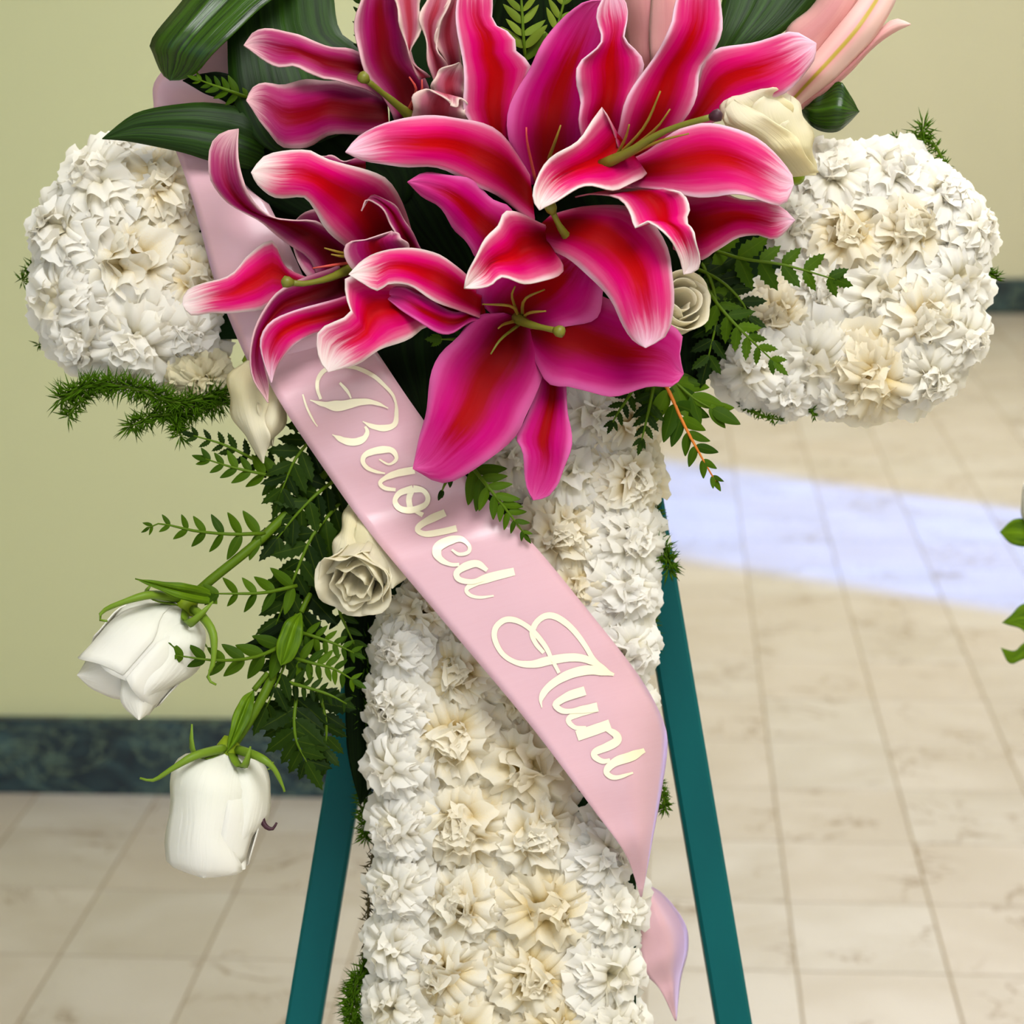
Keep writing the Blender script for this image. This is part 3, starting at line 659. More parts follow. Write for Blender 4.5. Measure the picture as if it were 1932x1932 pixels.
# middle front lily
lily('red-throated pink lily with one broad petal pointing down', (1050, 430, 9), [
    ([(990, 455), (960, 392), (935, 375), (898, 350), (873, 335), (836, 326), (799, 328), (769, 343)], [(960, 500), (905, 490), (885, 470), (867, 441), (836, 401), (802, 373), (785, 358), (769, 343)], [8.0, 8.8, 9.8, 10], M_LILYM, dict(eL=-.5, eR=-.8)),
    ([(985, 455), (1018, 465), (1071, 490), (1117, 524), (1148, 564), (1173, 608), (1195, 642), (1218, 656)], [(1040, 405), (1117, 387), (1190, 392), (1236, 428), (1264, 472), (1269, 520), (1269, 580), (1258, 632), (1218, 656)], [9.5, 11.5, 13, 12.4], M_LILY, dict(eL=-.6, eR=-.4, ruffle=.3)),
    ([(1085, 372), (1117, 366), (1160, 372), (1182, 402), (1205, 428), (1228, 418), (1257, 449), (1284, 486), (1290, 518)], [(1180, 352), (1250, 356), (1294, 362), (1298, 392), (1288, 418), (1312, 437), (1322, 478), (1314, 508), (1290, 518)], [9.5, 12.5, 13.6, 12.6], M_LILYW, dict(eL=1.1, eR=.4, ruffle=.9)),
    ([(1030, 425), (965, 398), (946, 403), (938, 425), (909, 465), (886, 503), (876, 544)], [(1045, 470), (1062, 508), (1030, 531), (996, 536), (950, 522), (925, 541), (876, 544)], [9.5, 12, 13.4, 14], M_LILYW, dict(eL=.9, eR=.7, groove=.7, ruffle=.4))],
    [], [(1075, 455, 10), (1055, 425, 11.4), (1042, 398, 12)])
# lowest lily
lily('lowest lily with two magenta petals hanging over the carnations', (985, 590, 6), [
    ([(935, 600), (900, 560), (905, 520), (960, 470), (1020, 460), (1090, 480)], [(985, 620), (1060, 620), (1120, 600), (1140, 560), (1130, 510), (1090, 480)], [6.5, 7.6, 9, 9.6], M_LILYM, dict(eL=.3, eR=.3)),
    ([(1000, 590), (1080, 545), (1150, 560), (1210, 590), (1262, 606), (1288, 632), (1282, 668), (1290, 705)], [(985, 640), (1030, 715), (1071, 730), (1102, 741), (1164, 744), (1226, 732), (1270, 727), (1290, 705)], [7, 8, 8.6, 8], M_LILYM, dict(eL=.2, eR=.5)),
    ([(985, 640), (1018, 723), (984, 795), (974, 825), (990, 853), (988, 894), (992, 920), (1006, 944)], [(1040, 640), (1067, 729), (1075, 785), (1074, 847), (1061, 903), (1045, 925), (1030, 938), (1006, 944)], [6.5, 6.8, 7.4, 7.4], M_LILYM, dict(eL=.2, eR=.3)),
    ([(950, 590), (900, 598), (862, 633), (831, 667), (810, 732), (800, 785), (787, 850), (779, 884)], [(1010, 610), (1030, 680), (1021, 725), (990, 779), (971, 825), (940, 859), (884, 890), (831, 910), (779, 884)], [7, 8.4, 9.6, 9.2], M_LILYM, dict(eL=-.5, eR=-.4))],
    [(M_OLIVE, (980, 600, 7.5), (965, 578, 9.5), (910, 574, 10)), (M_OLIVE, (980, 600, 7.5), (966, 560, 9.5), (972, 540, 10)), (M_OLIVE, (985, 600, 7.5), (990, 565, 9.8), (1028, 546, 10)),
     (M_OLIVE, (985, 600, 7.5), (1000, 590, 9.8), (1030, 587, 10.4)), (M_OLIVE, (975, 605, 7.5), (950, 612, 9.2), (940, 620, 9.6)), (M_PISTIL, (980, 612, 7.5), (945, 640, 9.4), (926, 668, 9.8))],
    [(975, 600, 7.6), (1000, 612, 9.5), (1050, 624, 11)])
# wide lily over the ribbon, nearest the green-wall arm
lily('wide lily whose curled petals reach over the pink ribbon', (650, 520, 5), [
    ([(600, 530), (540, 505), (514, 452), (470, 482), (436, 517), (378, 537), (349, 552), (345, 575)], [(620, 560), (565, 560), (520, 568), (491, 586), (456, 590), (404, 590), (362, 596), (345, 575)], [5.5, 6.4, 7, 6.6], M_LILYW, dict(eL=-.3, eR=-.2, ruffle=.2)),
    ([(600, 525), (581, 488), (543, 459), (485, 416), (436, 387), (398, 343), (391, 311), (398, 273), (421, 250), (450, 243)], [(690, 500), (655, 450), (601, 418), (560, 416), (514, 410), (485, 387), (462, 352), (450, 311), (449, 270), (450, 243)], [5.6, 6.6, 7.6, 8.6, 8.6], M_LILYD, dict(eL=.1, eR=1.0, ruffle=.3)),
    ([(780, 450), (760, 380), (740, 346), (717, 331), (659, 314), (615, 297), (586, 282), (543, 285), (497, 297), (474, 326)], [(690, 500), (640, 455), (612, 425), (592, 398), (572, 374), (549, 372), (514, 369), (485, 349), (474, 326)], [6, 8, 9.6, 10.6], M_LILYW, dict(eL=-.6, eR=-.5, ruffle=.35)),
    ([(640, 500), (560, 530), (520, 552), (496, 590), (478, 630), (470, 670), (478, 715), (506, 760)], [(660, 570), (600, 590), (548, 600), (515, 625), (500, 650), (500, 690), (508, 725), (506, 760)], [5.8, 6.8, 7.6, 7], M_LILYD, dict(eL=.5, eR=.1, ruffle=.2)),
    ([(690, 540), (653, 557), (601, 575), (545, 588), (510, 608), (492, 642), (496, 680), (512, 722)], [(690, 610), (640, 618), (600, 628), (575, 640), (552, 652), (535, 672), (522, 695), (512, 722)], [6.4, 7.6, 8.6, 8], M_LILY, dict(eL=.5, eR=-.3, ruffle=.2)),
    ([(760, 520), (700, 540), (655, 490), (653, 459), (690, 452), (740, 436)], [(790, 480), (775, 470), (765, 455), (758, 448), (750, 440), (740, 436)], [6.6, 7.6, 8.2, 8.2], M_LILYD, dict(eL=.3, eR=.3, ruffle=.3)),
    ([(770, 480), (745, 440), (728, 404), (704, 380), (690, 378), (682, 398)], [(795, 470), (770, 425), (748, 392), (720, 372), (700, 370), (682, 398)], [7, 8.0, 8.6, 8.6], M_LILYD, dict(eL=.3, eR=-.2, ruffle=.2)),
    ([(735, 470), (680, 400), (620, 392), (575, 400), (545, 430)], [(700, 560), (640, 560), (590, 530), (560, 490), (545, 430)], [5.0, 5.2, 5.8, 6.0], M_LILYD, dict(ruffle=.1))],
    [(M_OLIVE, (660, 480, 6), (640, 476, 7.5), (612, 468, 8)), (M_OLIVE, (660, 480, 6), (648, 484, 7.5), (625, 480, 8)), (M_FILR, (665, 495, 6), (630, 500, 7.6), (590, 506, 8))],
    [(665, 505, 6), (620, 525, 8), (575, 535, 9), (548, 533, 9.4)])
# small half-open lily with white tips
lily('half-open lily with two white-tipped petals above the ribbon lettering', (870, 570, 6), [
    ([(910, 560), (870, 590), (810, 566), (765, 542), (735, 545), (725, 560)], [(920, 610), (891, 606), (850, 630), (806, 617), (762, 588), (725, 560)], [7, 8, 8.8, 8.6], M_LILYM, dict(eL=-.3, eR=.3, ruffle=.2)),
    ([(910, 550), (880, 520), (839, 484), (804, 474), (752, 468), (717, 474), (682, 494), (658, 518)], [(905, 600), (860, 585), (810, 562), (770, 540), (735, 534), (712, 548), (685, 536), (658, 518)], [7.4, 8.8, 10, 10.6], M_LILYW, dict(eL=-.5, eR=.1, ruffle=.25)),
    ([(860, 560), (760, 535), (690, 525), (655, 522), (652, 558), (659, 590), (606, 621), (598, 650), (604, 682), (620, 702)], [(880, 610), (840, 628), (807, 618), (775, 636), (745, 650), (717, 662), (695, 674), (676, 685), (650, 695), (620, 702)], [7, 8, 9.4, 10.2, 10], M_LILYW, dict(eL=.6, eR=-.3, ruffle=.25, groove=.5))],
    [], None)
# pale unopened bud
bud = empty('lily_bud', P(1480, 200, 2), 'pale pink lily bud with a yellow-green rib against the pale wall', 'lily bud')
loft('petal', bud, M_BUD, [(1470, 190), (1486, 160), (1545, 85), (1600, 20), (1640, -30)], [(1500, 215), (1545, 175), (1600, 125), (1650, 70), (1690, 0), (1690, -30)], [3.5, 6.2, 6.5, 5.5], eL=-2.0, eR=-2.0, ruffle=0)
loft('petal', bud, M_BUDP, [(1465, 130), (1485, 55), (1530, 15), (1570, -40), (1600, -80)], [(1480, 180), (1550, 90), (1600, 30), (1625, -20), (1640, -80)], [3.4, 5.6, 5.8, 5], eL=-1.6, eR=-1.0, ruffle=0, groove=0)
loft('petal', bud, M_BUDP, [(1490, 205), (1560, 150), (1630, 90), (1660, 55), (1690, 36), (1718, 46)], [(1500, 215), (1555, 178), (1600, 140), (1645, 92), (1685, 62), (1718, 46)], [3.2, 4.4, 4.6, 4.6], eL=-.6, eR=-.8, ruffle=0, groove=0)
bud2 = empty('lily_bud', P(1230, 120, 3), 'blurred pale pink bud behind the two upright lily petals', 'lily bud')
loft('petal', bud2, M_BUDP, [(1200, 200), (1180, 80), (1165, -20), (1190, -110)], [(1260, 200), (1290, 90), (1290, 0), (1240, -110)], [3, 6, 6.5, 5.5], eL=-2.2, eR=-2.2, ruffle=0, groove=0)
loft('petal', bud2, M_BUDP, [(1240, 200), (1225, 80), (1230, -20), (1230, -110)], [(1260, 200), (1300, 90), (1295, 0), (1240, -110)], [3, 6.8, 7.2, 5.8], eL=-.6, eR=-2.0, ruffle=0, groove=0)

# ------------------------------------------------------------------ broad leaves
def leaf(label, mat, L, R, d, name='broad_leaf', stem=None, **kw):
    kw.setdefault('ruffle', 0.1); kw.setdefault('groove', 0.35)
    b = P(L[0][0]/2+R[0][0]/2, L[0][1]/2+R[0][1]/2, prof(d, 0))
    o = empty(name, b, label, 'leaf', 'broad green leaves'); loft('blade', o, mat, L, R, d, **kw)
    a = (L[0][0]/2+R[0][0]/2, L[0][1]/2+R[0][1]/2, prof(d, 0)); 
    if stem: tube('leaf_stalk', o, M_STEM, px_path([stem, a], 5), 0.0018, 6)
    return o
leaf('big glossy dark leaf arching with a pale sheen against the green wall', M_ASP, [(470, -90), (400, -60), (345, 0), (287, 75), (291, 105), (305, 138), (322, 152)], [(600, -60), (500, 10), (432, 72), (400, 105), (372, 137), (345, 150), (322, 152)], [2.5, 5.5, 6.2, 4], eL=-1.2, eR=.3)
leaf('dark leaf standing behind the dusky lily', M_ASPM, [(430, -60), (428, 75), (440, 185), (490, 270), (580, 310)], [(625, -60), (640, 55), (690, 100), (720, 200), (580, 310)], [2, 3.4, 4, 3.4], eL=.4, eR=-.6)
leaf('long dark pointed leaf lying over the carnation arm', M_ASPM, [(560, 290), (480, 215), (400, 195), (330, 197), (262, 212), (225, 235), (193, 262)], [(560, 350), (450, 315), (390, 302), (350, 290), (290, 275), (240, 266), (193, 262)], [2.5, 4.6, 5, 5], eL=-.4, eR=-.5)
leaf('short leaf edge below the glossy arching leaf', M_DARK, [(480, 160), (430, 140), (385, 138), (345, 152)], [(480, 240), (430, 195), (390, 178), (345, 152)], [2.5, 3.8, 4], eL=-.2, eR=-.2)
leaf('folded green leaf jutting out above the marble-floor arm', M_ASP, [(1490, 180), (1530, 185), (1560, 168), (1586, 154), (1604, 180), (1621, 210)], [(1490, 215), (1508, 212), (1535, 240), (1575, 250), (1600, 232), (1621, 210)], [2, 3.6, 4.2, 3.4], eL=.2, eR=-.8, groove=-.3)
leaf('dark leaf behind the pale lily bud', M_ASPM, [(1440, -120), (1372, -60), (1362, 0), (1350, 60), (1338, 115), (1335, 150)], [(1640, -120), (1600, -60), (1545, 0), (1485, 55), (1400, 110), (1335, 150)], [2, 3.4, 4, 3.4], eL=-.4, eR=-.4)
DK = [('shade-coloured leaf between the long pink petal and the wide lily', [(720, 260), (700, 330), (760, 430), (850, 520), (900, 540)], [(860, 280), (930, 360), (960, 450), (950, 510), (900, 540)]),
      ('shade-coloured leaf under the dusky lily', [(440, 230), (430, 300), (500, 380), (600, 420), (700, 400)], [(640, 220), (720, 260), (780, 320), (770, 380), (700, 400)]),
      ('shade-coloured leaf beside the ribbon lettering', [(690, 600), (700, 680), (745, 745), (785, 800), (800, 860)], [(900, 580), (890, 680), (860, 740), (830, 800), (800, 860)]),
      ('shade-coloured leaf under the red-throated lily', [(1000, 340), (1000, 420), (1060, 480), (1150, 520), (1260, 520)], [(1200, 320), (1290, 380), (1340, 440), (1320, 500), (1260, 520)]),
      ('shade-coloured leaf behind the upright pink petals', [(930, 330), (900, 200), (920, 60), (960, -60), (1020, -110)], [(1150, 330), (1170, 200), (1150, 60), (1100, -60), (1020, -110)]),
      ('shade-coloured leaf behind the small cream rose', [(1230, 540), (1235, 620), (1250, 680), (1275, 715), (1300, 735)], [(1340, 490), (1390, 560), (1380, 640), (1345, 700), (1300, 735)]),
      ('shade-coloured leaf under the wide lily', [(520, 430), (560, 520), (600, 580), (660, 620), (740, 640)], [(700, 400), (760, 450), (800, 520), (800, 600), (740, 640)])]
for lb, L, R in DK: leaf(lb, M_DARK, L, R, [3.0, 4.0, 4.2, 3.8])  # filler leaves, coloured dark to stand for shaded gaps between lilies

# ------------------------------------------------------------------ ribbon with gold-cream lettering
ribbon = empty('ribbon', P(640, 700, 5.5), 'pink satin ribbon lettered Beloved Aunt draped across the cross', 'ribbon')
RL = [(470, 640), (520, 745), (600, 868), (700, 1008), (850, 1188), (1000, 1368), (1120, 1528), (1180, 1612), (1208, 1692)]
RR = [(660, 590), (712, 665), (790, 780), (885, 905), (1000, 1020), (1100, 1140), (1196, 1262), (1240, 1335), (1259, 1395), (1250, 1480), (1228, 1600), (1211, 1692)]
rv, rf, ruv = loft_data(RL, RR, [3.6, 6.3, 5.4, 4.3, 6.0, 5.9, 5.7, 5.7, 5.6, 5.0, 2.0], eL=[0, .3, -.4, .3, 0, 0, .1, .2, .5, .6, 0], eR=[-.2, -.5, -1.2, .7, -.4, -.5, -.6, -1.8, -4.2, -3.4, 0], n=70, m=14)
link('band', mesh('band', rebase(rv, ribbon), rf, ruv), M_SATIN, ribbon, True, 0.0004)
loft('tail', ribbon, M_SATIN, [(1209, 1690), (1205, 1760), (1215, 1830), (1246, 1868), (1274, 1926)], [(1211, 1664), (1252, 1688), (1292, 1742), (1298, 1790), (1284, 1850), (1276, 1926)], [-1.5, -1.6, -2.2, -3.6, -5.0], eL=.4, eR=-5.5, solid=0.0004, n=30)
bvh = BVHTree.FromPolygons(rv, rf)
def on_ribbon(px, py, last, lift=0.0):
    d = (P(px, py, 0)-CAM).normalized()
    hit = bvh.ray_cast(CAM, d)
    if hit[0] is None:
        return (CAM+d*last, last)
    return (hit[0]-d*(0.0007+lift), hit[3])
LIFT = [0.0]
def letter(ch, strokes, ox, oy, s):
    vs, fs = [], []; last = 1.2
    for pts, wd in strokes:
        LIFT[0] = (LIFT[0]+0.00012) % 0.0006
        n = max(10, len(pts)*6)
        c = cr_spline([(ox+a*s, oy+b*s, 0) for a, b in pts], n); b0 = len(vs)
        for i, p in enumerate(c):
            t = (c[min(n, i+1)]-c[max(0, i-1)]).normalized(); nr = Vector((-t.y, t.x, 0))
            hw = max(1.1, prof(wd, i/n)*s*0.5)
            for sg in (1, 0, -1):
                q = p+nr*hw*sg; w_, last = on_ribbon(q.x, q.y, last, LIFT[0]); vs.append(w_)
        for i in range(n):
            for j in range(2): k = b0+i*3+j; fs.append((k, k+1, k+4, k+3))
    o = link('letter', mesh('letter', rebase(vs, ribbon), fs), M_FOIL, ribbon); o['label'] = 'cream foil script letter %s' % ch
S1, S3 = 300/1932, 350/1932
letter('B', [([(200, 540), (250, 700), (330, 860), (380, 930)], [20, 26, 26, 10]), ([(1330, 640), (1290, 540), (1180, 420), (1050, 310), (850, 220), (650, 200), (480, 240), (390, 350), (380, 480), (420, 600)], [30, 40, 50, 55, 45, 45, 55, 45, 35]), ([(650, 400), (740, 500), (790, 590)], [30, 40, 20]),
    ([(290, 610), (450, 660), (650, 680), (850, 640), (1000, 630), (1130, 660), (1240, 710)], [10, 60, 130, 110, 80, 50, 10]), ([(1330, 640), (1340, 740), (1320, 900), (1200, 950), (1050, 930), (930, 870)], [30, 50, 65, 80, 60, 15]), ([(960, 930), (985, 1000), (940, 1080), (830, 1120), (700, 1100), (560, 1030)], [30, 60, 90, 90, 70, 10])], 540, 660, S1)
letter('e', [([(1130, 1330), (1250, 1390), (1340, 1320), (1280, 1220), (1120, 1220), (970, 1270), (930, 1350), (980, 1430), (1090, 1480), (1200, 1500)], [20, 25, 45, 70, 90, 80, 60, 50, 40, 20])], 540, 660, S1)
letter('l', [([(1560, 1460), (1350, 1500), (1200, 1560), (1140, 1620), (1200, 1680), (1330, 1700)], [90, 90, 80, 50, 50, 40])], 540, 660, S1)
letter('o', [([(640, 400), (480, 450), (420, 550), (480, 640), (620, 660), (780, 600), (820, 510), (760, 420), (640, 400)], [90, 75, 60, 70, 80, 75, 60, 60, 90]), ([(640, 390), (590, 520), (610, 660)], [70, 70, 70])], 680, 860, S1)
letter('v', [([(650, 665), (760, 720)], [40, 60]), ([(1030, 690), (850, 770), (720, 850), (700, 910), (800, 950), (1000, 920), (1170, 880)], [90, 100, 80, 65, 80, 80, 80])], 680, 860, S1)
letter('e', [([(1110, 1140), (1200, 1195), (1310, 1170), (1320, 1090), (1220, 1010), (1080, 1030), (950, 1100), (930, 1190), (990, 1270), (1100, 1320), (1200, 1320)], [25, 40, 45, 45, 75, 105, 115, 110, 70, 45, 40])], 680, 860, S1)
letter('d', [([(1540, 1390), (1420, 1310), (1280, 1340), (1170, 1420), (1200, 1500), (1350, 1530), (1500, 1490)], [50, 85, 95, 75, 65, 60, 60]), ([(1870, 1405), (1600, 1470), (1400, 1540), (1290, 1620), (1330, 1690), (1450, 1720), (1620, 1700)], [95, 105, 110, 80, 45, 35, 20])], 680, 860, S1)
letter('A', [([(640, 560), (560, 470), (520, 360), (560, 250), (650, 180), (750, 180), (870, 250), (980, 360), (1080, 500), (1160, 630), (1280, 740), (1370, 790)], [40, 45, 60, 60, 65, 65, 60, 55, 50, 50, 50, 30]),
    ([(1360, 790), (1200, 680), (1050, 620), (900, 610), (700, 640), (520, 680), (350, 660), (210, 570), (130, 420), (140, 300), (230, 220), (340, 220), (460, 280), (560, 370), (660, 500), (720, 620), (800, 770)], [20, 55, 75, 85, 90, 90, 70, 50, 50, 55, 60, 60, 50, 55, 50, 40, 35]),
    ([(1370, 790), (1150, 740), (950, 770), (780, 850), (660, 950), (610, 1050), (620, 1130)], [25, 90, 100, 95, 80, 70, 10])], 910, 1130, S3)
letter('u', [([(1070, 955), (900, 1010), (780, 1080), (770, 1120), (860, 1170), (1050, 1150), (1200, 1125)], [95, 95, 75, 60, 50, 80, 95]), ([(1200, 1125), (1050, 1170), (920, 1230), (900, 1280), (970, 1340), (1080, 1340)], [95, 95, 80, 55, 45, 35])], 910, 1130, S3)
letter('n', [([(1330, 1305), (1150, 1370), (985, 1425)], [105, 110, 110]), ([(1280, 1350), (1390, 1410), (1400, 1480), (1300, 1540), (1180, 1590), (1170, 1640), (1250, 1690), (1330, 1680)], [40, 70, 90, 90, 80, 65, 55, 40])], 910, 1130, S3)
letter('t', [([(1690, 1575), (1550, 1640), (1400, 1690), (1310, 1760), (1300, 1820), (1390, 1860), (1570, 1810)], [50, 100, 100, 80, 55, 40, 20])], 910, 1130, S3)
loop = empty('ribbon_loop', P(420, 480, 2.5), 'plain pink satin ribbon loop between carnations and the wide lily', 'ribbon')
loft('band', loop, M_SATIN, [(330, 280), (352, 340), (378, 430), (402, 520), (440, 620), (490, 730)], [(470, 300), (500, 370), (540, 450), (580, 540), (620, 640), (650, 720)], [2.8, 4.2, 4.6, 4.8, 4.6, 4.0], eL=-.9, eR=-.2, solid=0.0004, n=30)
loop2 = empty('ribbon_loop', P(360, 150, 1), 'lilac-pink ribbon corner showing behind the glossy arching leaf', 'ribbon')
loft('band', loop2, M_SATIN, [(290, 205), (294, 150), (360, 90), (425, 60), (470, 40)], [(400, 220), (420, 205), (450, 190), (470, 170), (500, 150)], [0.6, 1.6, 1.8, 1.4], eL=-.2, eR=.3, solid=0.0004)

# ------------------------------------------------------------------ ferns
def leaflet_mesh(lobed, seed):
    rg = random.Random(seed); n = 16; vs, fs, uvs = [], [], []
    for i in range(n+1):
        t = i/n
        w_ = 0.205*math.sin(math.pi*min(1, t**0.75*0.97+0.02))**0.8 if t < 1 else 0.004
        if lobed: w_ *= (0.80 if i % 3 == 0 else (1.12 if i % 3 == 1 else 1.0))
        bend = -0.10*t*t+0.02*math.sin(6*t+seed)
        sh = (0.05 if lobed else 0)
        vs += [Vector((t+sh*(i % 3 == 1), w_, bend-0.22*w_)), Vector((t, 0, bend+0.012)), Vector((t+sh*(i % 3 == 1), -w_, bend-0.22*w_))]
        uvs += [(0, t), (0.5, t), (1, t)]
    for i in range(n):
        for j in range(2): a = i*3+j; fs.append((a, a+3, a+4, a+1))
    return vs, fs, uvs
LEAFLETS = {}
for mi, mt in enumerate((M_FERN, M_FERND, M_FERNY)):
    for kind in (0, 1):
        LEAFLETS[mi, kind] = []
        for k in range(3):
            me = mesh('leaflet', *leaflet_mesh(kind == 0, k+mi*7)); me.materials.append(mt); me.polygons.foreach_set('use_smooth', [True]*len(me.polygons)); LEAFLETS[mi, kind].append(me)
frg = random.Random(31)
def frond(label, pts, l0, l1, n, mi=0, kind=0, ang=58, sides=(1, -1), stem=M_STEM, wide=1.0, group='fern fronds', start=0.06, name='fern_frond', cat='fern'):
    path = cr_spline(pts, 40)
    base = P(*path[0]); o = empty(name, base, label, cat, group)
    tube('rachis', o, stem, [P(*p) for p in path[::4]], [0.0013, 0.0010, 0.0005], 6)
    def put(p, dr, ln, sgn):
        W3 = P(*p); nd = Vector((dr.x, -dr.y, 0)).normalized()
        x = (RT*nd.x+UP*nd.y+BK*frg.uniform(-.25, .25)).normalized()
        nz = (BK+RT*frg.uniform(-.35, .35)+UP*frg.uniform(-.1, .5)); y = nz.cross(x).normalized(); z = x.cross(y)
        s = ln*mpp(p[2])
        m = Matrix(((x.x*s, y.x*s*wide, z.x*s, W3.x-base.x), (x.y*s, y.y*s*wide, z.y*s, W3.y-base.y), (x.z*s, y.z*s*wide, z.z*s, W3.z-base.z), (0, 0, 0, 1)))
        c = bpy.data.objects.new('leaflet', LEAFLETS[mi, kind][frg.randrange(3)]); COL.objects.link(c); c.parent = o; c.matrix_local = m
    for k in range(n):
        t = start+(0.95-start)*k/max(1, n-1); i = min(39, int(t*40)); p = path[i]; tg = (path[min(40, i+1)]-path[max(0, i-1)])
        for sg in sides:
            a = math.radians(ang+frg.uniform(-9, 9)-18*t)*sg
            dr = Vector((tg.x*math.cos(a)-tg.y*math.sin(a), tg.x*math.sin(a)+tg.y*math.cos(a), 0))
            put(p, dr, (l0*(1-t)+l1*t)*frg.uniform(.88, 1.12), sg)
    tg = path[40]-path[37]; put(path[40]-tg*0.3, Vector((tg.x, tg.y, 0)), l1*1.3, 1)
    return o
frond('bright fern frond pointing across the white carnations of the marble-floor arm', [(1340, 470, 4), (1400, 488, 5.5), (1480, 500, 6), (1575, 527, 6)], 74, 34, 6, 0, 0, 60, wide=1.25)
frond('fern frond drooping diagonally over the carnations, pointed tip lowest', [(1318, 520, 4), (1355, 575, 5.8), (1400, 625, 6.2), (1462, 684, 6)], 62, 30, 8, 0, 0, 58, wide=1.1)
frond('dark dense fern frond beside the small cream rose', [(1320, 490, 3.5), (1345, 540, 5), (1352, 600, 5.2), (1335, 680, 5)], 80, 44, 7, 1, 0, 62, wide=1.2)
frond('second dark fern frond fanning out below the bright frond', [(1300, 500, 3.5), (1360, 530, 5), (1400, 570, 5.2), (1415, 605, 5)], 70, 36, 6, 1, 0, 62, wide=1.2)
frond('long fern frond on an orange stalk hanging over the blue daylight', [(1240, 700, 4), (1262, 738, 5), (1290, 800, 5.5), (1325, 865, 5.5), (1350, 908, 5.2)], 92, 22, 8, 0, 1, 50, stem=M_TWIG, wide=1.0)
frond('broad-leafleted fern frond stretched below the marble-floor arm', [(1235, 690, 4), (1275, 722, 4.8), (1310, 752, 5), (1345, 772, 5)], 84, 48, 4, 0, 1, 42, wide=1.05)
frond('short fern frond dangling below the broad magenta petal', [(1236, 715, 4), (1228, 755, 5), (1218, 800, 5.2), (1210, 832, 5)], 50, 24, 6, 1, 0, 52)
frond('shortest fern tip under the broad magenta petal', [(1200, 725, 4), (1185, 750, 5), (1165, 780, 5), (1156, 797, 5)], 40, 20, 5, 1, 0, 52)
frond('small fern frond lying over the ribbon and carnations', [(890, 880, 5), (918, 915, 6.6), (950, 955, 6.6), (990, 1008, 6.2)], 66, 20, 8, 0, 1, 58, sides=(1, -1), wide=0.9)
frond('tiny dark leaf tip poking out under the magenta lily petal', [(850, 895, 5.8), (840, 912, 6.4), (834, 926, 6.4)], 22, 16, 2, 1, 1, 30, wide=1.2)
frond('yellow-green fern standing at the top between pink petals', [(1000, 170, 3), (990, 100, 6), (985, 20, 6.5), (980, -60, 6.5)], 66, 36, 10, 2, 1, 55, wide=0.7)
frond('second yellow-green fern at the top behind the pink petals', [(1020, 160, 3), (1040, 90, 5.6), (1060, 20, 6), (1075, -50, 6)], 60, 30, 9, 2, 1, 55, wide=0.7)
frond('small fern tip over the pink ribbon corner', [(470, 185, 4), (435, 172, 5.2), (400, 160, 5.2), (375, 150, 5)], 40, 20, 6, 0, 1, 55, wide=0.9)
frond('dark fern edge behind the dusky lily', [(700, 120, 3), (690, 70, 4.2), (685, 30, 4.4), (680, 0, 4.2)], 30, 22, 6, 1, 1, 60, wide=0.8)
frond('tiny fern leaf under the half-open lily', [(880, 640, 6), (858, 640, 7), (832, 640, 7.2)], 26, 24, 2, 0, 0, 40, wide=1.2)
# cascade by the green wall
frond('thin fern frond reaching out above the drooping white rose', [(500, 1006, 5), (440, 1008, 6), (370, 1002, 6), (303, 988, 6), (278, 997, 6)], 62, 16, 7, 0, 1, 62, wide=0.9)
frond('fern frond below the plumosus pointing to the green wall', [(560, 905, 3), (500, 895, 4.5), (440, 882, 5), (388, 866, 5)], 58, 26, 7, 0, 1, 55, wide=0.95)
frond('small fern frond joining the plumosus spray', [(520, 890, 3), (470, 862, 4.2), (420, 838, 4.5), (365, 822, 4.5)], 42, 22, 7, 1, 0, 55)
frond('dark fern frond against the ribbon edge, topmost of the cascade', [(620, 780, 3), (585, 830, 4.2), (555, 870, 4.6), (530, 930, 4.6)], 82, 44, 7, 1, 0, 60, wide=1.1)
frond('dark fern frond under the ribbon edge', [(640, 900, 2.5), (600, 930, 4), (560, 970, 4.4), (520, 1020, 4.4)], 74, 40, 8, 1, 0, 58, wide=1.1)
frond('dark central fern frond of the cascade', [(640, 950, 2.5), (590, 1010, 4.2), (555, 1090, 4.6), (520, 1180, 4.6)], 84, 46, 9, 1, 0, 58, wide=1.1)
frond('fern frond crossing above the drooping rose calyx', [(560, 1105, 4.8), (500, 1118, 6), (450, 1120, 6.6), (405, 1120, 6.8)], 58, 30, 5, 0, 1, 56, wide=0.9)
frond('fern frond with its tip over the drooping rose', [(540, 1215, 5), (480, 1240, 6.6), (410, 1246, 8.4), (335, 1237, 9)], 66, 34, 6, 0, 1, 46, wide=1.0)
frond('dark fern frond in the lower middle of the cascade', [(590, 1080, 3), (565, 1170, 4.2), (535, 1260, 4.8), (500, 1340, 4.8)], 86, 44, 9, 1, 0, 56, wide=1.1)
frond('comb-like fern frond pointing at the easel leg, upper', [(555, 1190, 4), (590, 1200, 4.6), (630, 1214, 4.6), (668, 1232, 4.4)], 40, 22, 7, 0, 1, 68, wide=0.9)
frond('comb-like fern frond pointing at the easel leg, middle', [(545, 1238, 4.4), (585, 1250, 4.9), (630, 1262, 4.9), (668, 1284, 4.6)], 46, 24, 8, 0, 1, 70, wide=0.9)
frond('comb-like fern frond pointing at the easel leg, lower', [(535, 1285, 4.6), (575, 1296, 5), (620, 1310, 5), (654, 1328, 4.8)], 36, 18, 8, 1, 1, 70, wide=0.9)
frond('fern frond under the ruffled rose', [(640, 1100, 2.5), (640, 1150, 3.4), (652, 1180, 3.6), (668, 1215, 3.6)], 50, 30, 5, 1, 1, 60, wide=0.9)
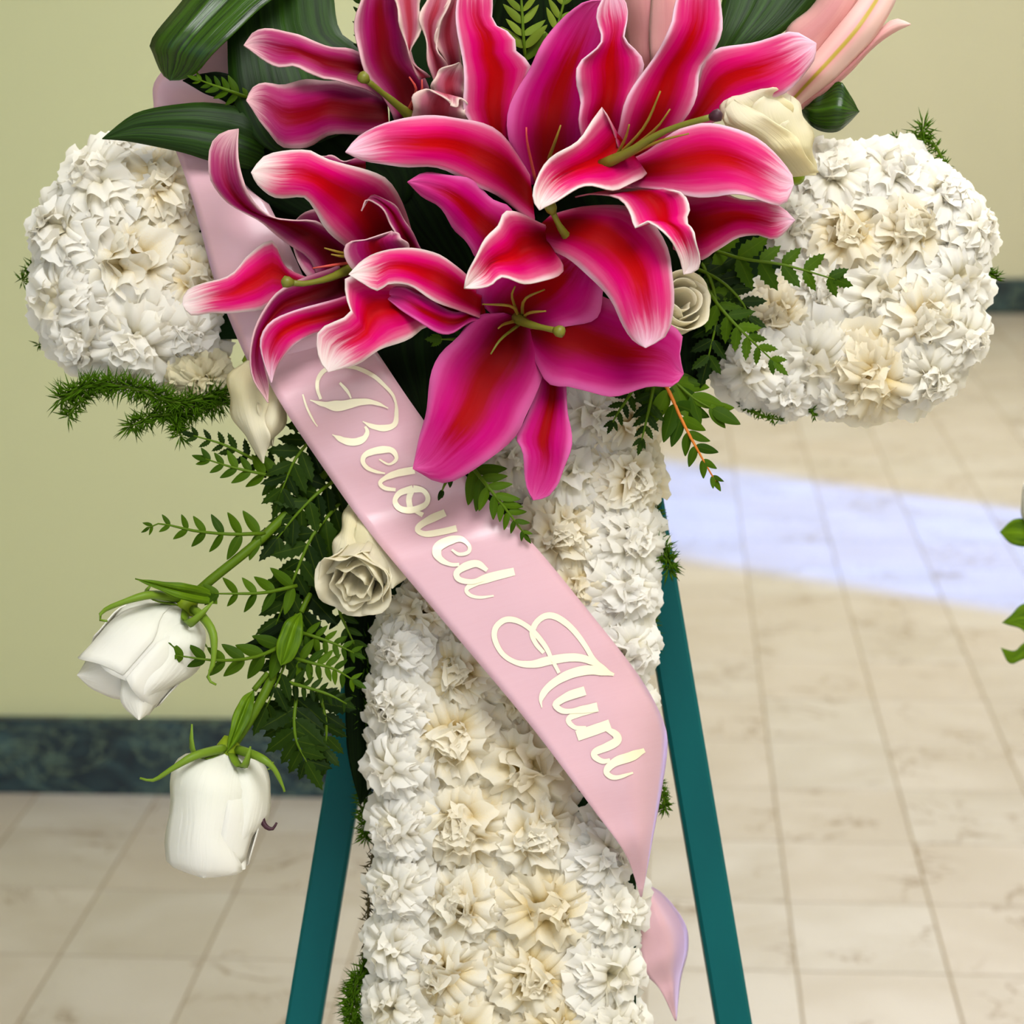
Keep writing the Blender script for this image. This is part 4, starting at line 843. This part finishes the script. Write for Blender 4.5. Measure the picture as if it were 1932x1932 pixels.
frond('leafy fern frond in front of the baseboard beside the bell-shaped rose', [(560, 1310, 4), (555, 1360, 4.8), (560, 1400, 5), (580, 1440, 4.8)], 84, 46, 7, 1, 0, 64, wide=1.2)
frond('leafy fern frond touching the easel leg above the floor', [(600, 1300, 3.5), (612, 1345, 4), (616, 1385, 4.2), (612, 1420, 4)], 64, 40, 6, 1, 0, 62, wide=1.2)
leaf('light green oval leaf in the middle of the cascade', M_LEAF, [(567, 1155), (540, 1172), (524, 1205), (522, 1235), (530, 1256)], [(569, 1155), (572, 1185), (566, 1220), (550, 1246), (530, 1256)], [4.6, 5.6, 5.8, 5.6], 'small_leaf', (585, 1120, 4))
leaf('light green leaf above the bell-shaped rose', M_LEAF, [(478, 1302), (455, 1318), (440, 1350), (432, 1385), (428, 1420)], [(480, 1302), (478, 1335), (468, 1365), (450, 1395), (428, 1420)], [5.4, 6.2, 6.8, 6.8], 'small_leaf', (505, 1270, 5))
leaf('slim green leaf resting on the drooping rose calyx', M_LEAF, [(410, 1120), (370, 1104), (320, 1098), (255, 1092)], [(410, 1140), (360, 1136), (310, 1118), (255, 1092)], [6.6, 8.4, 9.0], 'small_leaf')
leaf('dark pointed leaf left of the oval leaf in the cascade', M_DARK, [(548, 1165), (510, 1185), (480, 1205), (450, 1222)], [(560, 1175), (540, 1215), (500, 1232), (450, 1222)], [4.4, 5, 5.4], 'small_leaf', (575, 1140, 4))
leaf('dark leaf beside the easel leg at baseboard height', M_DARK, [(655, 1150), (648, 1240), (652, 1330), (655, 1420), (680, 1520)], [(760, 1150), (740, 1260), (730, 1350), (722, 1450), (680, 1520)], [-1.5, -1.2, -1.2, -1.6], 'small_leaf')

# plumosus sprays
prg = random.Random(77)
def plumosus(label, pts, nodes, ln, cnt=16, mat=M_NEEDLE, side=None, rad=0.0006):
    path = cr_spline(pts, nodes); base = P(*path[0])
    o = empty('plumosus_sprig', base, label, 'fern', 'fuzzy plumosus sprigs')
    tube('stem', o, M_STEM if mat == M_NEEDLE else mat, [P(*p) for p in path], [0.0012, 0.0006], 6)
    vs, fs = [], []
    for p in path:
        c = P(*p)
        for k in range(cnt):
            a = prg.uniform(0, 6.283)
            dr = RT*math.cos(a)+UP*math.sin(a)+BK*prg.uniform(-.7, .7)
            if side: dr = dr+RT*side[0]-UP*side[1]
            dr.normalize(); L_ = ln*mpp(p[2])*prg.uniform(.55, 1.15); q = c+dr*L_
            s1 = dr.cross(Vector((.3, .5, .8))).normalized(); s2 = dr.cross(s1); b = len(vs)
            m_ = c+dr*L_*0.45
            vs += [c-base, m_+s1*rad-base, m_-s1*rad*0.5+s2*rad*.87-base, m_-s1*rad*.5-s2*rad*.87-base, q-base]
            fs += [(b, b+1, b+2), (b, b+2, b+3), (b, b+3, b+1), (b+4, b+2, b+1), (b+4, b+3, b+2), (b+4, b+1, b+3)]
    n_ = link('needles', mesh('needles', vs, fs), mat, o); n_['kind'] = 'stuff'
    return o
plumosus('long fuzzy plumosus spray hanging under the green-wall arm', [(420, 740, 1), (340, 760, 2.5), (260, 735, 3), (180, 725, 3), (115, 752, 3)], 30, 42, 22)
plumosus('short fuzzy plumosus spray below the long one', [(420, 760, 1), (350, 780, 2), (290, 785, 2.4), (245, 805, 2.4)], 18, 36, 20)
plumosus('short plumosus tuft drooping from the long spray', [(330, 765, 1.5), (332, 795, 2.2), (340, 822, 2.2)], 7, 30, 20)
plumosus('plumosus tuft at the free end of the long spray', [(180, 725, 2), (140, 770, 2.8), (128, 785, 2.8)], 7, 30, 18)
plumosus('plumosus tips sticking out beyond the outer rim of the green-wall arm', [(110, 500, -2), (70, 500, -1.5), (42, 530, -1.5)], 6, 26, 12)
plumosus('small plumosus tip at the lower outer rim of the green-wall arm', [(120, 640, -2), (90, 642, -1.5), (74, 650, -1.5)], 4, 20, 10)
plumosus('plumosus tuft standing above the marble-floor arm', [(1740, 330, -1), (1742, 290, -.5), (1738, 255, -.5), (1742, 240, -.5)], 8, 36, 20)
plumosus('plumosus wisp lying along the top of the marble-floor arm', [(1790, 330, -1), (1760, 270, -.5), (1710, 260, -.5), (1690, 258, -.5)], 7, 18, 12)
plumosus('plumosus tips at the end of the marble-floor arm before the baseboard', [(1840, 500, -2), (1862, 515, -1.5), (1878, 525, -1.5)], 6, 24, 14)
plumosus('plumosus crumbs under the marble-floor arm', [(1400, 765, 0), (1440, 785, .5), (1470, 792, .5)], 6, 16, 12)
plumosus('dark plumosus speck under the middle of the marble-floor arm', [(1530, 760, 0), (1532, 775, .5), (1536, 785, .5)], 4, 14, 12)
plumosus('plumosus tuft at the upright edge below the blue daylight', [(1220, 1010, -1), (1240, 1025, 0), (1262, 1060, 0), (1262, 1075, 0)], 9, 34, 22)
plumosus('dark plumosus tip in front of the blue daylight', [(1225, 950, -1), (1240, 965, -.5), (1243, 990, -.5)], 5, 20, 12)
plumosus('plumosus patch between the upright and the teal leg, upper', [(1215, 1140, -2), (1225, 1180, -1.5), (1228, 1220, -1.5)], 9, 28, 24)
plumosus('plumosus patch beside the ribbon fold', [(1235, 1470, -2), (1250, 1500, -1.5), (1255, 1525, -1.5)], 7, 24, 20)
plumosus('plumosus clump at the bottom beside the teal leg', [(700, 1820, -1.5), (675, 1850, -1), (665, 1890, -1), (668, 1945, -1)], 16, 36, 26)
plumosus('dry plumosus wisp along the lower edge of the upright', [(705, 1600, -2), (698, 1660, -1.5), (694, 1730, -1.5), (690, 1800, -1.5)], 16, 22, 7, M_NEEDLED)
plumosus('plumosus strip in the shade behind the teal leg', [(700, 1380, -3), (690, 1440, -2.6), (688, 1500, -2.6), (690, 1580, -2.6)], 18, 30, 24)
plumosus('dark plumosus strip under the ruffled rose', [(705, 1180, -2), (690, 1240, -1.6), (694, 1300, -1.6), (690, 1370, -1.6)], 16, 34, 26)

# ------------------------------------------------------------------ neighbouring arrangement, cut by the frame
nb = empty('leafy_stem', P(1990, 1420, -28), 'leafy green sprig entering at the frame edge over the marble floor', 'leaves')
tube('stem', nb, M_STEM, px_path([(2010, 1500, -28), (1975, 1300, -28), (1962, 1150, -28), (1965, 1000, -28), (1985, 880, -28)], 16), 0.002, 7)
loft('leaf', nb, M_LEAF, [(1965, 1010), (1940, 982), (1912, 980), (1886, 1004)], [(1968, 1022), (1940, 1032), (1908, 1026), (1886, 1004)], [-28, -27, -26.5], ruffle=0)
loft('leaf', nb, M_LEAF, [(1965, 1150), (1945, 1138), (1925, 1142), (1908, 1160), (1890, 1175)], [(1968, 1200), (1945, 1200), (1925, 1186), (1905, 1180), (1890, 1175)], [-28, -27, -26.5], ruffle=0)
loft('leaf', nb, M_LEAF, [(1972, 1200), (1945, 1205), (1928, 1216), (1914, 1228), (1888, 1222)], [(1972, 1240), (1950, 1240), (1930, 1244), (1905, 1252), (1888, 1222)], [-28, -27, -26.5], ruffle=0)
rose('rose_bud', 'white bud at the frame edge above the leafy sprig', (1975, 1010, -27), (1952, 900, -26), 78, -0.2, M_ROSE, 21, [(1985, 1060, -28), (1980, 1030, -27.5), (1975, 1010, -27)], sepals=3, inner=4, group=None)
